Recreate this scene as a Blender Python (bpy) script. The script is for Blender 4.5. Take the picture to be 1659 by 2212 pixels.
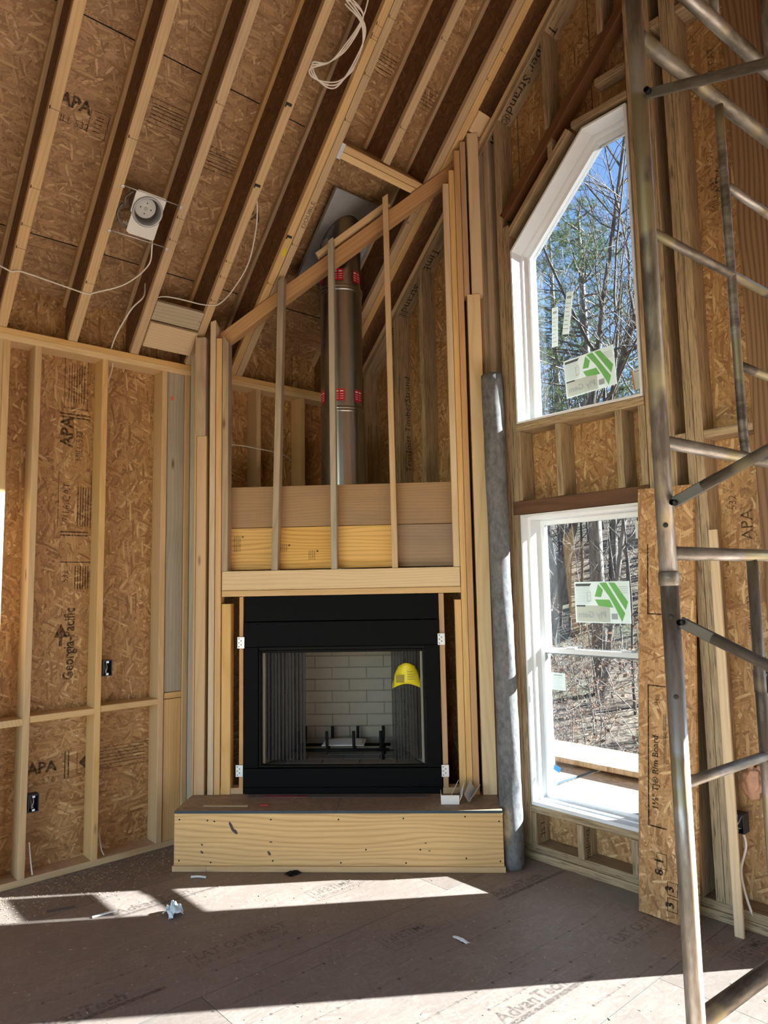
import bpy, bmesh, math, random
from mathutils import Vector, Matrix, noise
random.seed(7)
for o in list(bpy.data.objects): bpy.data.objects.remove(o)
SC = bpy.context.scene
COL = SC.collection
V = Vector
S = 2 ** -.5

# ------------------------------------------------------------------ camera
FPX = 1526.0
YAW, PIT, ROL = (math.radians(a) for a in (138.2, 6.05, -1.09))
fw = V((math.cos(YAW) * math.cos(PIT), math.sin(YAW) * math.cos(PIT), math.sin(PIT)))
r0 = V((math.sin(YAW), -math.cos(YAW), 0)); u0 = r0.cross(fw)
rt = r0 * math.cos(ROL) + u0 * math.sin(ROL); up = -r0 * math.sin(ROL) + u0 * math.cos(ROL)
CAMPOS = V((4.282, -3.416, 1.56))
cd = bpy.data.cameras.new('camera'); cam = bpy.data.objects.new('camera', cd); COL.objects.link(cam)
cd.sensor_fit = 'HORIZONTAL'; cd.sensor_width = 36.0; cd.lens = FPX / 1659 * 36.0
cd.clip_start = .02; cd.clip_end = 400
cam.matrix_world = Matrix((( rt.x, up.x, -fw.x, CAMPOS.x), (rt.y, up.y, -fw.y, CAMPOS.y), (rt.z, up.z, -fw.z, CAMPOS.z), (0, 0, 0, 1)))
SC.camera = cam

# ------------------------------------------------------------------ sky, sun, exposure
SUN_EL = math.radians(26.7)
SUN = V((.586 * math.cos(SUN_EL), .810 * math.cos(SUN_EL), math.sin(SUN_EL))).normalized()
w = bpy.data.worlds.new('sky'); SC.world = w; w.use_nodes = True
nt = w.node_tree; nt.nodes.clear()
sky = nt.nodes.new('ShaderNodeTexSky'); sky.sky_type = 'NISHITA'; sky.sun_disc = False
sky.sun_elevation = SUN_EL; sky.sun_rotation = math.atan2(SUN.x, SUN.y)
sky.air_density = 1.0; sky.dust_density = .1; sky.ozone_density = 3.0
bg = nt.nodes.new('ShaderNodeBackground'); bg.inputs['Strength'].default_value = .155
wo = nt.nodes.new('ShaderNodeOutputWorld')
nt.links.new(sky.outputs[0], bg.inputs[0]); nt.links.new(bg.outputs[0], wo.inputs[0])
sd = bpy.data.lights.new('sun', 'SUN'); sd.energy = 23.0; sd.angle = math.radians(.53); sd.color = (1, .97, .91)
so = bpy.data.objects.new('sun', sd); COL.objects.link(so); so.location = SUN * 30
so.rotation_euler = SUN.to_track_quat('Z', 'Y').to_euler()
SC.view_settings.view_transform = 'Standard'; SC.view_settings.look = 'None'
SC.view_settings.gamma = 1; SC.view_settings.use_curve_mapping = False
SC.view_settings.exposure = 2.72
try:
    SC.cycles.max_bounces = 6; SC.cycles.diffuse_bounces = 4; SC.cycles.glossy_bounces = 2; SC.cycles.adaptive_threshold = .05; SC.cycles.transparent_max_bounces = 16
    SC.cycles.caustics_reflective = False; SC.cycles.caustics_refractive = False
    SC.cycles.sample_clamp_indirect = 6.0
except Exception: pass

# ------------------------------------------------------------------ materials
MATS = {}
class NB:
    def __init__(s, name):
        s.m = bpy.data.materials.new(name); s.m.use_nodes = True; s.t = s.m.node_tree; s.t.nodes.clear()
        s.out = s.t.nodes.new('ShaderNodeOutputMaterial'); MATS[name] = s.m
    def n(s, typ, ins=None, **props):
        k = s.t.nodes.new(typ)
        for a, b in props.items(): setattr(k, a, b)
        for a, b in (ins or {}).items():
            if isinstance(b, bpy.types.NodeSocket): s.t.links.new(b, k.inputs[a])
            else: k.inputs[a].default_value = b
        return k
    def math(s, op, a, b=0.0, c=None):
        d = {0: a, 1: b}
        if c is not None: d[2] = c
        return s.n('ShaderNodeMath', d, operation=op).outputs[0]
    def mix(s, fac, a, b, bt='MIX'):
        k = s.n('ShaderNodeMix', {0: fac, 6: a, 7: b}, data_type='RGBA', blend_type=bt); return k.outputs[2]
    def ramp(s, fac, stops, interp='LINEAR'):
        k = s.n('ShaderNodeValToRGB', {0: fac}); e = k.color_ramp.elements; k.color_ramp.interpolation = interp
        while len(e) < len(stops): e.new(.5)
        for i, (p, c) in enumerate(stops): e[i].position = p; e[i].color = (*c, 1) if len(c) == 3 else c
        return k.outputs[0]
    def coord(s): return s.n('ShaderNodeTexCoord').outputs['Object']
    def rnd(s): return s.n('ShaderNodeObjectInfo').outputs['Random']
    def mapv(s, v, scale=(1, 1, 1), rot=(0, 0, 0), loc=(0, 0, 0)):
        return s.n('ShaderNodeMapping', {0: v, 1: loc, 2: rot, 3: scale}).outputs[0]
    def shift(s, v, k=17.0):
        c = s.n('ShaderNodeCombineXYZ', {0: s.math('MULTIPLY', s.rnd(), k), 1: s.math('MULTIPLY', s.rnd(), k * 1.7), 2: s.math('MULTIPLY', s.rnd(), k * .6)}).outputs[0]
        return s.n('ShaderNodeVectorMath', {0: v, 1: c}, operation='ADD').outputs[0]
    def noise(s, v, scale=1, detail=3, rough=.55, dist=0):
        return s.n('ShaderNodeTexNoise', {'Vector': v, 'Scale': scale, 'Detail': detail, 'Roughness': rough, 'Distortion': dist}).outputs[0]
    def surf(s, col, rough=.7, metal=0, bump=None, bstr=.3, bdist=.002, **ins):
        p = s.n('ShaderNodeBsdfPrincipled', {'Base Color': col if isinstance(col, bpy.types.NodeSocket) else (*col, 1), 'Roughness': rough, 'Metallic': metal, **ins})
        if bump is not None:
            b = s.n('ShaderNodeBump', {'Height': bump, 'Strength': bstr, 'Distance': bdist}); s.t.links.new(b.outputs[0], p.inputs['Normal'])
        s.t.links.new(p.outputs[0], s.out.inputs[0]); return s.m

def lumber(name, light, dark, knot=(.10, .045, .018), vary=.22, kn=.72, ring=.35, stain=0.0, freq=95.0):
    b = NB(name); v = b.shift(b.coord(), 11.0)
    n1 = b.noise(b.mapv(v, (.6, 3.0, 3.0)), 1, 2)
    sx = b.n('ShaderNodeSeparateXYZ', {0: v})
    g = b.noise(b.mapv(v, (3.0, 110, 110)), 1, 2, .6)
    t = b.math('ADD', b.math('MULTIPLY_ADD', sx.outputs[1], freq, b.math('MULTIPLY', n1, 16.0)), b.math('MULTIPLY_ADD', sx.outputs[2], freq * .35, b.math('MULTIPLY', g, .7)))
    r = b.math('POWER', b.math('MULTIPLY', b.math('PINGPONG', t, 1.0), 1.0), 2.2)
    f = b.math('ADD', b.math('MULTIPLY', g, .5), b.math('MULTIPLY_ADD', r, ring, b.math('MULTIPLY', b.math('SUBTRACT', n1, .5), .55)))
    c = b.ramp(f, [(.12, light), (.85, dark)])
    vo = b.n('ShaderNodeTexVoronoi', {'Vector': b.mapv(v, (2.6, 9, 9)), 'Scale': 1.0}, feature='F1')
    sep = b.n('ShaderNodeSeparateColor', {0: vo.outputs['Color']})
    km = b.math('MULTIPLY', b.math('GREATER_THAN', sep.outputs[0], kn), b.ramp(vo.outputs['Distance'], [(.04, (1, 1, 1)), (.13, (0, 0, 0))]))
    c = b.mix(km, c, (*knot, 1))
    if stain:
        sn = b.ramp(b.noise(b.mapv(v, (2.2, 6, 6)), 1, 3), [(.45, (0, 0, 0)), (.7, (1, 1, 1))])
        c = b.mix(b.math('MULTIPLY', sn, stain), c, (.20, .155, .115, 1))
    hs = b.n('ShaderNodeHueSaturation', {'Value': b.math('MULTIPLY_ADD', b.rnd(), vary, 1 - vary / 2), 'Saturation': b.math('MULTIPLY_ADD', b.rnd(), .25, .9), 'Color': c})
    return b.surf(hs.outputs[0], .72)

def osb(name, cols, base, contrast=1.0, rough=.62, size=1.0, grime=0.0):
    b = NB(name); v = b.shift(b.coord(), 9.0)
    dn = b.n('ShaderNodeTexNoise', {'Vector': v, 'Scale': 6.0, 'Detail': 1.0}).outputs[1]
    v = b.n('ShaderNodeVectorMath', {0: dn, 1: (.035, .035, 0), 2: v}, operation='MULTIPLY_ADD').outputs[0]
    fib = b.noise(b.mapv(v, (16, 190, 1)), 1, 2)
    prev = None; hgt = None; dk = (base[0] * .42, base[1] * .38, base[2] * .34, 1)
    for i, (ang, L, W, thr) in enumerate([(10, .10, .020, 0.0), (-26, .085, .016, .42), (64, .07, .014, .60), (30, .11, .018, .60), (-66, .08, .013, .68), (-4, .12, .015, .70)]):
        rot = b.n('ShaderNodeVectorRotate', {'Vector': v, 'Angle': math.radians(ang)}, rotation_type='Z_AXIS').outputs[0]
        mv = b.mapv(rot, (1 / (L * size), 1 / (W * size), 1), loc=(i * 3.7, i * 1.3, 0))
        vo = b.n('ShaderNodeTexVoronoi', {'Vector': mv, 'Scale': 1.0}, feature='F1', voronoi_dimensions='2D')
        sp = b.n('ShaderNodeSeparateColor', {0: vo.outputs['Color']})
        lc = b.ramp(sp.outputs[0], [(k / (len(cols) - 1), c) for k, c in enumerate(cols)])
        if prev is None: prev = lc; hgt = sp.outputs[1]
        else:
            m = b.math('MULTIPLY', b.math('GREATER_THAN', sp.outputs[1], thr), b.math('LESS_THAN', vo.outputs['Distance'], .52))
            sh = b.math('MULTIPLY', b.math('GREATER_THAN', sp.outputs[1], thr), b.math('LESS_THAN', vo.outputs['Distance'], .60))
            prev = b.mix(b.math('MULTIPLY', b.math('SUBTRACT', sh, m), .55 * contrast), prev, dk)
            prev = b.mix(m, prev, lc); hgt = b.mix(m, hgt, sp.outputs[1])
    prev = b.mix(b.math('MULTIPLY', b.math('SUBTRACT', fib, .40), .9 * contrast), prev, dk)
    if grime:
        gr = b.ramp(b.noise(v, 2.2, 4), [(.38, (1, 1, 1)), (.68, (0, 0, 0))])
        prev = b.mix(b.math('MULTIPLY', gr, grime), prev, (base[0] * .62, base[1] * .62, base[2] * .62, 1))
    hs = b.n('ShaderNodeHueSaturation', {'Value': b.math('MULTIPLY_ADD', b.rnd(), .16, .92), 'Color': prev})
    return b.surf(hs.outputs[0], rough)

lumber('pine', (.71, .485, .245), (.55, .345, .145))
lumber('pine_pale', (.76, .585, .36), (.60, .42, .22), kn=.8)
lumber('pine_aged', (.50, .39, .26), (.33, .25, .165), stain=.55)
lumber('pine_grey', (.50, .44, .33), (.34, .29, .21), stain=.2)
lumber('fir', (.60, .37, .185), (.46, .255, .115), kn=.85)
lumber('plank_yellow', (.80, .53, .215), (.50, .27, .085), ring=.42, freq=80.0, vary=.08, kn=.93)
lumber('plank_brown', (.40, .26, .145), (.27, .165, .09), stain=.35, vary=.1)
lumber('flange', (.68, .49, .27), (.50, .33, .155), kn=.86, stain=.25)
lumber('lvl', (.155, .072, .032), (.07, .03, .014), kn=1.1, vary=.1)
lumber('lvl_orange', (.25, .145, .068), (.10, .052, .024), kn=1.1, vary=.1, ring=.6, freq=70.0)
OS = [(.26, .125, .042), (.42, .23, .087), (.55, .325, .138), (.37, .19, .068), (.70, .48, .24)]
osb('osb', OS, (.39, .22, .094))
osb('osb_roof', [(.25, .132, .052), (.38, .22, .095), (.49, .30, .14), (.33, .178, .075), (.62, .42, .22)], (.37, .215, .097))
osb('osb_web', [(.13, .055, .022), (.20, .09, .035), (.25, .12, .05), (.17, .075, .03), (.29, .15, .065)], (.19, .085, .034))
osb('osb_deck', [(.22, .17, .115), (.33, .27, .19), (.42, .36, .27), (.28, .22, .15), (.52, .46, .36)], (.32, .26, .18))
osb('subfloor', [(.205, .168, .145), (.24, .197, .170), (.27, .225, .195), (.225, .185, .16), (.30, .25, .22)], (.24, .195, .168), contrast=.35, rough=.55, size=.8, grime=.45)
osb('osb_dusty', [(.26, .185, .125), (.34, .245, .17), (.41, .305, .215), (.30, .215, .15), (.48, .365, .26)], (.33, .24, .165), contrast=.5, grime=.4)

def lsl():
    b = NB('lsl'); v = b.shift(b.coord())
    f = b.noise(b.mapv(v, (5, 95, 95)), 1, 4, .65)
    g = b.noise(b.mapv(v, (9, 170, 170), loc=(4, 2, 1)), 1, 2)
    w2 = b.noise(b.mapv(v, (1.6, 14, 14)), 1, 2)
    c = b.ramp(f, [(.30, (.13, .085, .045)), (.46, (.36, .255, .14)), (.62, (.50, .37, .215))])
    c = b.mix(b.ramp(g, [(.60, (0, 0, 0)), (.68, (1, 1, 1))]), c, (.09, .055, .03, 1))
    c = b.mix(b.math('MULTIPLY', w2, .45), c, (.30, .24, .15, 1))
    hs = b.n('ShaderNodeHueSaturation', {'Value': b.math('MULTIPLY_ADD', b.rnd(), .2, .9), 'Color': c})
    return b.surf(hs.outputs[0], .65, bump=f, bstr=.2)
lsl()

def plain(name, col, rough=.6, metal=0, nz=0.0, scale=30, bump=0, **k):
    b = NB(name)
    v = b.coord(); f = b.noise(v, scale, 4)
    c = b.mix(b.math('MULTIPLY', f, nz), (*col, 1), (col[0] * .35, col[1] * .35, col[2] * .35, 1))
    return b.surf(c, rough, metal, bump=f if bump else None, bstr=bump, **k)
plain('black_metal', (.002, .0024, .0028), .6, 0, .2, **{'Specular IOR Level': .09})
plain('black_iron', (.008, .008, .008), .7, 0, .4, **{'Specular IOR Level': .15})
plain('dark_void', (.02, .018, .016), .9)
plain('steel', (.47, .48, .47), .30, 1, .3, 9)
plain('galvanised', (.50, .52, .54), .45, .6, .4, 14)
plain('bracket_metal', (.70, .71, .72), .4, .6, .2)
plain('white_metal', (.80, .81, .80), .4, 0, .06)
plain('vinyl', (.82, .84, .85), .35, 0, .03)
plain('white_wire', (.80, .76, .68), .5)
plain('wire_grey', (.16, .15, .14), .5, .3)
plain('box_plastic', (.012, .016, .024), .45)
plain('copper', (.45, .36, .26), .5, .3)
plain('red_label', (.52, .012, .03), .45, 0, .2)
plain('yellow_tag', (.82, .70, .02), .5, 0, .12)
plain('tag_ink', (.30, .24, .015), .6)
plain('yellow_spray', (.75, .62, .03), .7, 0, .2)
plain('orange_spray', (.75, .17, .05), .7)
plain('paper', (.80, .81, .79), .7, 0, .05)
plain('paper_blue', (.72, .83, .86), .6, 0, .1)
def film(name, col):
    b = NB(name); d = b.n('ShaderNodeBsdfDiffuse', {0: (*col, 1)}); t = b.n('ShaderNodeBsdfTranslucent', {0: (*col, 1)}); p = b.n('ShaderNodeBsdfTransparent', {0: (.85, .9, .9, 1)})
    m = b.n('ShaderNodeMixShader', {0: .06, 1: d.outputs[0], 2: t.outputs[0]}); m2 = b.n('ShaderNodeMixShader', {0: .12, 1: m.outputs[0], 2: p.outputs[0]}); b.t.links.new(m2.outputs[0], b.out.inputs[0])
film('sticker_white', (.78, .84, .81)); film('sticker_green', (.20, .52, .13)); film('sticker_beige', (.60, .62, .54))
plain('sticker_grey', (.36, .40, .40), .6)
plain('sticker_dark', (.08, .09, .09), .6)
plain('sticker_orange', (.75, .2, .06), .6)
plain('tape_blue', (.04, .28, .62), .6)
plain('ink_white', (.85, .8, .78), .6)
plain('firebrick', (.30, .275, .22), .9, 0, .22, 25, bump=.3)
plain('mortar', (.235, .215, .175), .95, 0, .2)
plain('edge_seal', (.04, .07, .09), .8)
plain('felt', (.03, .03, .032), .9)
plain('wall_light_stop', (.75, .77, .78), .7)
plain('pink_wool', (.66, .36, .22), .95, 0, .5, 40, bump=.8)
plain('tube_dark', (.10, .085, .065), .5, .5, .4, 20)
plain('sawdust', (.50, .38, .24), .9)
plain('twig', (.09, .06, .045), .8)
plain('red_plastic', (.35, .03, .02), .5)
plain('red_card', (.30, .05, .06), .8, 0, .3)
plain('sheet_metal', (.30, .29, .27), .45, .6, .4, 8)
def bark(name, a, c2, sc):
    b = NB(name); v = b.shift(b.coord())
    f = b.noise(b.mapv(v, (6, 6, 1.5)), sc, 4)
    return b.surf(b.ramp(f, [(.35, a), (.65, c2)]), .85, bump=f, bstr=.4)
bark('bark_grey', (.10, .09, .08), (.27, .245, .22), 3)
bark('bark_dark', (.045, .038, .033), (.13, .11, .095), 3)
def leafmat(name, cols):
    b = NB(name); c = b.ramp(b.noise(b.coord(), 3, 3), [(.3, cols[0]), (.5, cols[1]), (.7, cols[2])])
    d = b.n('ShaderNodeBsdfDiffuse', {0: c}); t = b.n('ShaderNodeBsdfTranslucent', {0: c})
    m = b.n('ShaderNodeMixShader', {0: .4, 1: d.outputs[0], 2: t.outputs[0]}); b.t.links.new(m.outputs[0], b.out.inputs[0])
leafmat('needles', [(.09, .13, .06), (.15, .20, .10), (.23, .28, .16)])
leafmat('dry_leaf', [(.10, .062, .046), (.16, .105, .076), (.24, .175, .135)])
def ground():
    b = NB('leaf_litter'); v = b.coord()
    f = b.noise(v, 2.5, 6, .7); g = b.noise(v, .25, 3)
    c = b.ramp(f, [(.3, (.06, .045, .033)), (.5, (.15, .115, .08)), (.7, (.25, .20, .15))])
    c = b.mix(b.ramp(g, [(.5, (0, 0, 0)), (.65, (1, 1, 1))]), c, (.09, .095, .05, 1))
    b.surf(c, .95, bump=f, bstr=1, bdist=.1)
ground()
def fabric():
    b = NB('grey_fabric'); v = b.coord()
    f = b.noise(b.mapv(v, (40, 40, 22)), 1, 4, .7); g = b.noise(b.mapv(v, (8, 8, 3.5)), 1, 4)
    c = b.ramp(b.math('MULTIPLY_ADD', f, .6, b.math('MULTIPLY', g, .4)), [(.36, (.075, .078, .08)), (.62, (.21, .215, .22))])
    b.surf(c, .85, bump=f, bstr=.4)
fabric()
def tube():
    b = NB('scaffold_tube'); v = b.shift(b.coord(), 5)
    f = b.noise(b.mapv(v, (3, 14, 14)), 1, 5, .65); g = b.noise(b.mapv(v, (4.5, 2, 2)), 1, 2)
    c = b.ramp(f, [(.36, (.055, .042, .03)), (.50, (.15, .13, .105)), (.66, (.30, .29, .27))])
    c = b.mix(b.ramp(g, [(.56, (0, 0, 0)), (.60, (1, 1, 1))]), c, (.20, .17, .10, 1))
    b.surf(c, b.ramp(f, [(.35, (.6,) * 3), (.6, (.36,) * 3)]), .6)
tube()
def glassmat():
    b = NB('window_glass')
    t = b.n('ShaderNodeBsdfTransparent', {0: (.485, .51, .53, 1)}); g = b.n('ShaderNodeBsdfGlossy', {0: (1, 1, 1, 1), 'Roughness': .02})
    fr = b.n('ShaderNodeFresnel', {'IOR': 1.35})
    m = b.n('ShaderNodeMixShader', {0: fr.outputs[0], 1: t.outputs[0], 2: g.outputs[0]}); b.t.links.new(m.outputs[0], b.out.inputs[0])
glassmat()
def inkmat(name, col, cover):
    b = NB(name); f = b.ramp(b.noise(b.coord(), 55, 4, .75), [(.5 - cover * .35, (0, 0, 0)), (.62, (1, 1, 1))])
    d = b.n('ShaderNodeBsdfDiffuse', {0: (*col, 1)}); t = b.n('ShaderNodeBsdfTransparent')
    m = b.n('ShaderNodeMixShader', {0: b.math('MULTIPLY', f, cover), 1: t.outputs[0], 2: d.outputs[0]}); b.t.links.new(m.outputs[0], b.out.inputs[0])
inkmat('stamp_ink', (.028, .025, .023), .76); inkmat('floor_ink', (.055, .05, .048), .45); inkmat('ink_black', (.012, .011, .010), .97); inkmat('pencil', (.06, .04, .03), .9)
def meshmat():
    b = NB('chain_mesh'); v = b.coord()
    sx = b.n('ShaderNodeSeparateXYZ', {0: v})
    zig = b.math('PINGPONG', b.math('MULTIPLY', sx.outputs[0], 1.0), .009)
    yy = b.math('ADD', sx.outputs[2], b.math('MULTIPLY', zig, 1.1))
    k = b.math('PINGPONG', yy, .0042); f = b.math('LESS_THAN', k, .0031)
    d = b.n('ShaderNodeBsdfPrincipled', {'Base Color': (.07, .07, .072, 1), 'Roughness': .45, 'Metallic': .7}); t = b.n('ShaderNodeBsdfTransparent')
    m = b.n('ShaderNodeMixShader', {0: f, 1: t.outputs[0], 2: d.outputs[0]}); b.t.links.new(m.outputs[0], b.out.inputs[0])
meshmat()

# ------------------------------------------------------------------ building helpers
WM = {}
def place(o, M, parent=None):
    WM[o] = M
    if parent is not None: o.parent = parent; o.matrix_basis = WM[parent].inverted() @ M
    else: o.matrix_basis = M
    return o
def tag(o, label=None, cat=None, group=None, kind=None):
    if label: o['label'] = label
    if cat: o['category'] = cat
    if group: o['group'] = group
    if kind: o['kind'] = kind
    return o
def empty(name, loc=(0, 0, 0), **k):
    o = bpy.data.objects.new(name, None); COL.objects.link(o); o.empty_display_size = .1
    place(o, Matrix.Translation(V(loc))); return tag(o, **k)
def mk(name, verts, faces, mat, parent=None, M=None, smooth=False, **k):
    me = bpy.data.meshes.new(name); me.from_pydata([tuple(v) for v in verts], [], faces); me.update()
    me.materials.append(MATS[mat])
    if smooth: me.polygons.foreach_set('use_smooth', [True] * len(me.polygons))
    o = bpy.data.objects.new(name, me); COL.objects.link(o)
    place(o, M or Matrix.Identity(4), parent); return tag(o, **k)
def basis(c, X, Y, Z):
    return Matrix(((X.x, Y.x, Z.x, c.x), (X.y, Y.y, Z.y, c.y), (X.z, Y.z, Z.z, c.z), (0, 0, 0, 1)))
def slab(name, c, axes, ext, mat, parent=None, ch=.0025, hi=None, lo=None, **k):
    """chamfered board; longest side becomes local X.  hi/lo: gradients that slope the two ends of the long axis (world)"""
    c = V(c); order = sorted(range(3), key=lambda i: -ext[i])
    X, Y = V(axes[order[0]]).normalized(), V(axes[order[1]]).normalized(); Z = X.cross(Y)
    L, W, T = (ext[i] / 2 for i in order); h = min(ch, T * .45)
    prof = [(-W + h, -T), (W - h, -T), (W, -T + h), (W, T - h), (W - h, T), (-W + h, T), (-W, T - h), (-W, -T + h)]
    vs = [V((x, a, b)) for x in (-L, L) for a, b in prof]
    if hi or lo:
        for i, p in enumerate(vs):
            g = (hi if i >= 8 else lo)
            if g: p.x += V(g).dot(Y * p.y + Z * p.z)
    fs = [tuple(range(7, -1, -1)), tuple(range(8, 16))] + [(i, (i + 1) % 8, 8 + (i + 1) % 8, 8 + i) for i in range(8)]
    return mk(name, vs, fs, mat, parent, basis(c, X, Y, Z), **k)
AX = (V((1, 0, 0)), V((0, 1, 0)), V((0, 0, 1)))
def bx(name, x, y, z, mat, parent=None, **k):
    return slab(name, ((x[0] + x[1]) / 2, (y[0] + y[1]) / 2, (z[0] + z[1]) / 2), AX, (x[1] - x[0], y[1] - y[0], z[1] - z[0]), mat, parent, **k)
TA = (V((S, S, 0)), V((S, -S, 0)), V((0, 0, 1)))       # chimney-breast axes: along, out, up
def tdz(t, d, z): return V(((t + d) * S, (t - d) * S, z))
def fb(name, t, d, z, mat, parent=None, **k):
    return slab(name, tdz((t[0] + t[1]) / 2, (d[0] + d[1]) / 2, (z[0] + z[1]) / 2), TA, (t[1] - t[0], d[1] - d[0], z[1] - z[0]), mat, parent, **k)
def stick(name, a, b, w, t, wdir, mat, parent=None, **k):
    a, b = V(a), V(b); X = (b - a).normalized(); Y = V(wdir); Y = (Y - X * Y.dot(X)).normalized()
    L = (b - a).length
    return slab(name, (a + b) / 2, (X, Y, X.cross(Y)), (L, w, t), mat, parent, **k)
def panel(name, o, X, Y, pts, th, mat, parent=None, edge=None, **k):
    """flat sheet with outline pts in (X, Y) from o, thickness th along X x Y"""
    X, Y = V(X).normalized(), V(Y).normalized(); Z = X.cross(Y); n = len(pts)
    cx = sum(p[0] for p in pts) / n; cy = sum(p[1] for p in pts) / n
    a = sum(pts[i][0] * pts[(i + 1) % n][1] - pts[(i + 1) % n][0] * pts[i][1] for i in range(n))
    if a < 0: pts = pts[::-1]
    vs = [V((p[0] - cx, p[1] - cy, z)) for z in (0, th) for p in pts]
    fs = [tuple(range(n - 1, -1, -1)), tuple(range(n, 2 * n))] + [(i, (i + 1) % n, n + (i + 1) % n, n + i) for i in range(n)]
    ob = mk(name, vs, fs, mat, parent, basis(V(o) + X * cx + Y * cy, X, Y, Z), **k)
    if edge:
        ob.data.materials.append(MATS[edge])
        for i in range(2, 2 + n): ob.data.polygons[i].material_index = 1
    return ob
def rect(a, b, c, d): return [(a, c), (b, c), (b, d), (a, d)]
def tubev(pts, r, seg=8, closed=False, rr=None):
    pts = [V(p) for p in pts]; vs, fs = [], []; n = len(pts); prev = None
    for i, p in enumerate(pts):
        t = (pts[min(i + 1, n - 1)] - pts[max(i - 1, 0)]).normalized()
        if prev is None: a = t.orthogonal().normalized()
        else: a = (prev - t * prev.dot(t)).normalized()
        prev = a; b = t.cross(a); q = rr[i] if rr else r
        for j in range(seg):
            f = 2 * math.pi * j / seg; vs.append(p + a * math.cos(f) * q + b * math.sin(f) * q)
    for i in range(n - 1):
        for j in range(seg): fs.append((i * seg + j, i * seg + (j + 1) % seg, (i + 1) * seg + (j + 1) % seg, (i + 1) * seg + j))
    fs.append(tuple(range(seg - 1, -1, -1))); fs.append(tuple((n - 1) * seg + j for j in range(seg)))
    return vs, fs
def spline(P, n=8):
    P = [V(p) for p in P]; Q = [P[0] * 2 - P[1]] + P + [P[-1] * 2 - P[-2]]; out = []
    for i in range(1, len(Q) - 2):
        a, b, c, d = Q[i - 1:i + 3]
        for k in range(n):
            t = k / n; out.append(.5 * ((2 * b) + (c - a) * t + (2 * a - 5 * b + 4 * c - d) * t * t + (3 * b - a - 3 * c + d) * t ** 3))
    return out + [P[-1]]
def pipe(name, pts, r, mat, parent=None, seg=10, org=None, **k):
    pts = [V(p) for p in pts]; X = (pts[1] - pts[0]).normalized() if len(pts) == 2 else None
    if X is not None:                                   # straight: local X along the tube
        Y = X.orthogonal().normalized(); M = basis(pts[0], X, Y, X.cross(Y)); L = (pts[1] - pts[0]).length
        vs, fs = tubev([(0, 0, 0), (L * .5, 0, 0), (L, 0, 0)], r, seg)
        return mk(name, vs, fs, mat, parent, M, smooth=True, **k)
    o = pts[0]; vs, fs = tubev([p - o for p in pts], r, seg)
    return mk(name, vs, fs, mat, parent, Matrix.Translation(o), smooth=True, **k)
def lathe(name, prof, c, mat, parent=None, seg=32, axis=None, **k):
    vs, fs = [], []; m = len(prof)
    for j in range(seg):
        f = 2 * math.pi * j / seg
        for r, z in prof: vs.append(V((r * math.cos(f), r * math.sin(f), z)))
    for j in range(seg):
        for i in range(m - 1):
            a, b = j * m + i, ((j + 1) % seg) * m + i; fs.append((a, b, b + 1, a + 1))
    M = Matrix.Translation(V(c))
    if axis is not None: M = M @ V(axis).to_track_quat('Z', 'Y').to_matrix().to_4x4()
    return mk(name, vs, fs, mat, parent, M, smooth=True, **k)
def text(s, o, X, Y, size, mat, parent, name='printed_lettering', mirror=False, sx=1.0, bold=0.0):
    cu = bpy.data.curves.new('t', 'FONT'); cu.body = s; cu.size = size; cu.resolution_u = 2; cu.offset = bold
    ob = bpy.data.objects.new('t', cu); COL.objects.link(ob)
    me = ob.to_mesh(); vs = [v.co.copy() for v in me.vertices]; fs = [tuple(p.vertices) for p in me.polygons]
    ob.to_mesh_clear(); bpy.data.objects.remove(ob); bpy.data.curves.remove(cu)
    X, Y = V(X).normalized(), V(Y).normalized(); Z = X.cross(Y)
    for v in vs: v.x *= sx
    if mirror:
        wmax = max(v.x for v in vs)
        for v in vs: v.x = wmax - v.x
        fs = [f[::-1] for f in fs]
    return mk(name, vs, fs, mat, parent, basis(V(o) + Z * .0008, X, Y, Z))
def marks(name, polys, o, X, Y, mat, parent, lift=.0008):
    """flat print: list of outlines"""
    X, Y = V(X).normalized(), V(Y).normalized(); Z = X.cross(Y); vs, fs = [], []
    for p in polys:
        b = len(vs); a = sum(p[i][0] * p[(i + 1) % len(p)][1] - p[(i + 1) % len(p)][0] * p[i][1] for i in range(len(p)))
        if a < 0: p = p[::-1]
        vs += [V((q[0], q[1], 0)) for q in p]; fs.append(tuple(range(b, b + len(p))))
    return mk(name, vs, fs, mat, parent, basis(V(o) + Z * lift, X, Y, Z))
def framebox(x0, y0, x1, y1, t=.003):
    return [rect(x0, x1, y0, y0 + t), rect(x0, x1, y1 - t, y1), rect(x0, x0 + t, y0 + t, y1 - t), rect(x1 - t, x1, y0 + t, y1 - t)]
def lines(x0, x1, ys, t=.004): return [rect(x0, x1, y, y + t) for y in ys]

T, W4, W6 = .036, .084, .132
RX, RY = 8.4, -7.0          # extent of the room beyond the frame
K0, K1 = 3.06, 3.487        # joist underside and sheathing planes: z = x + K

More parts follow.
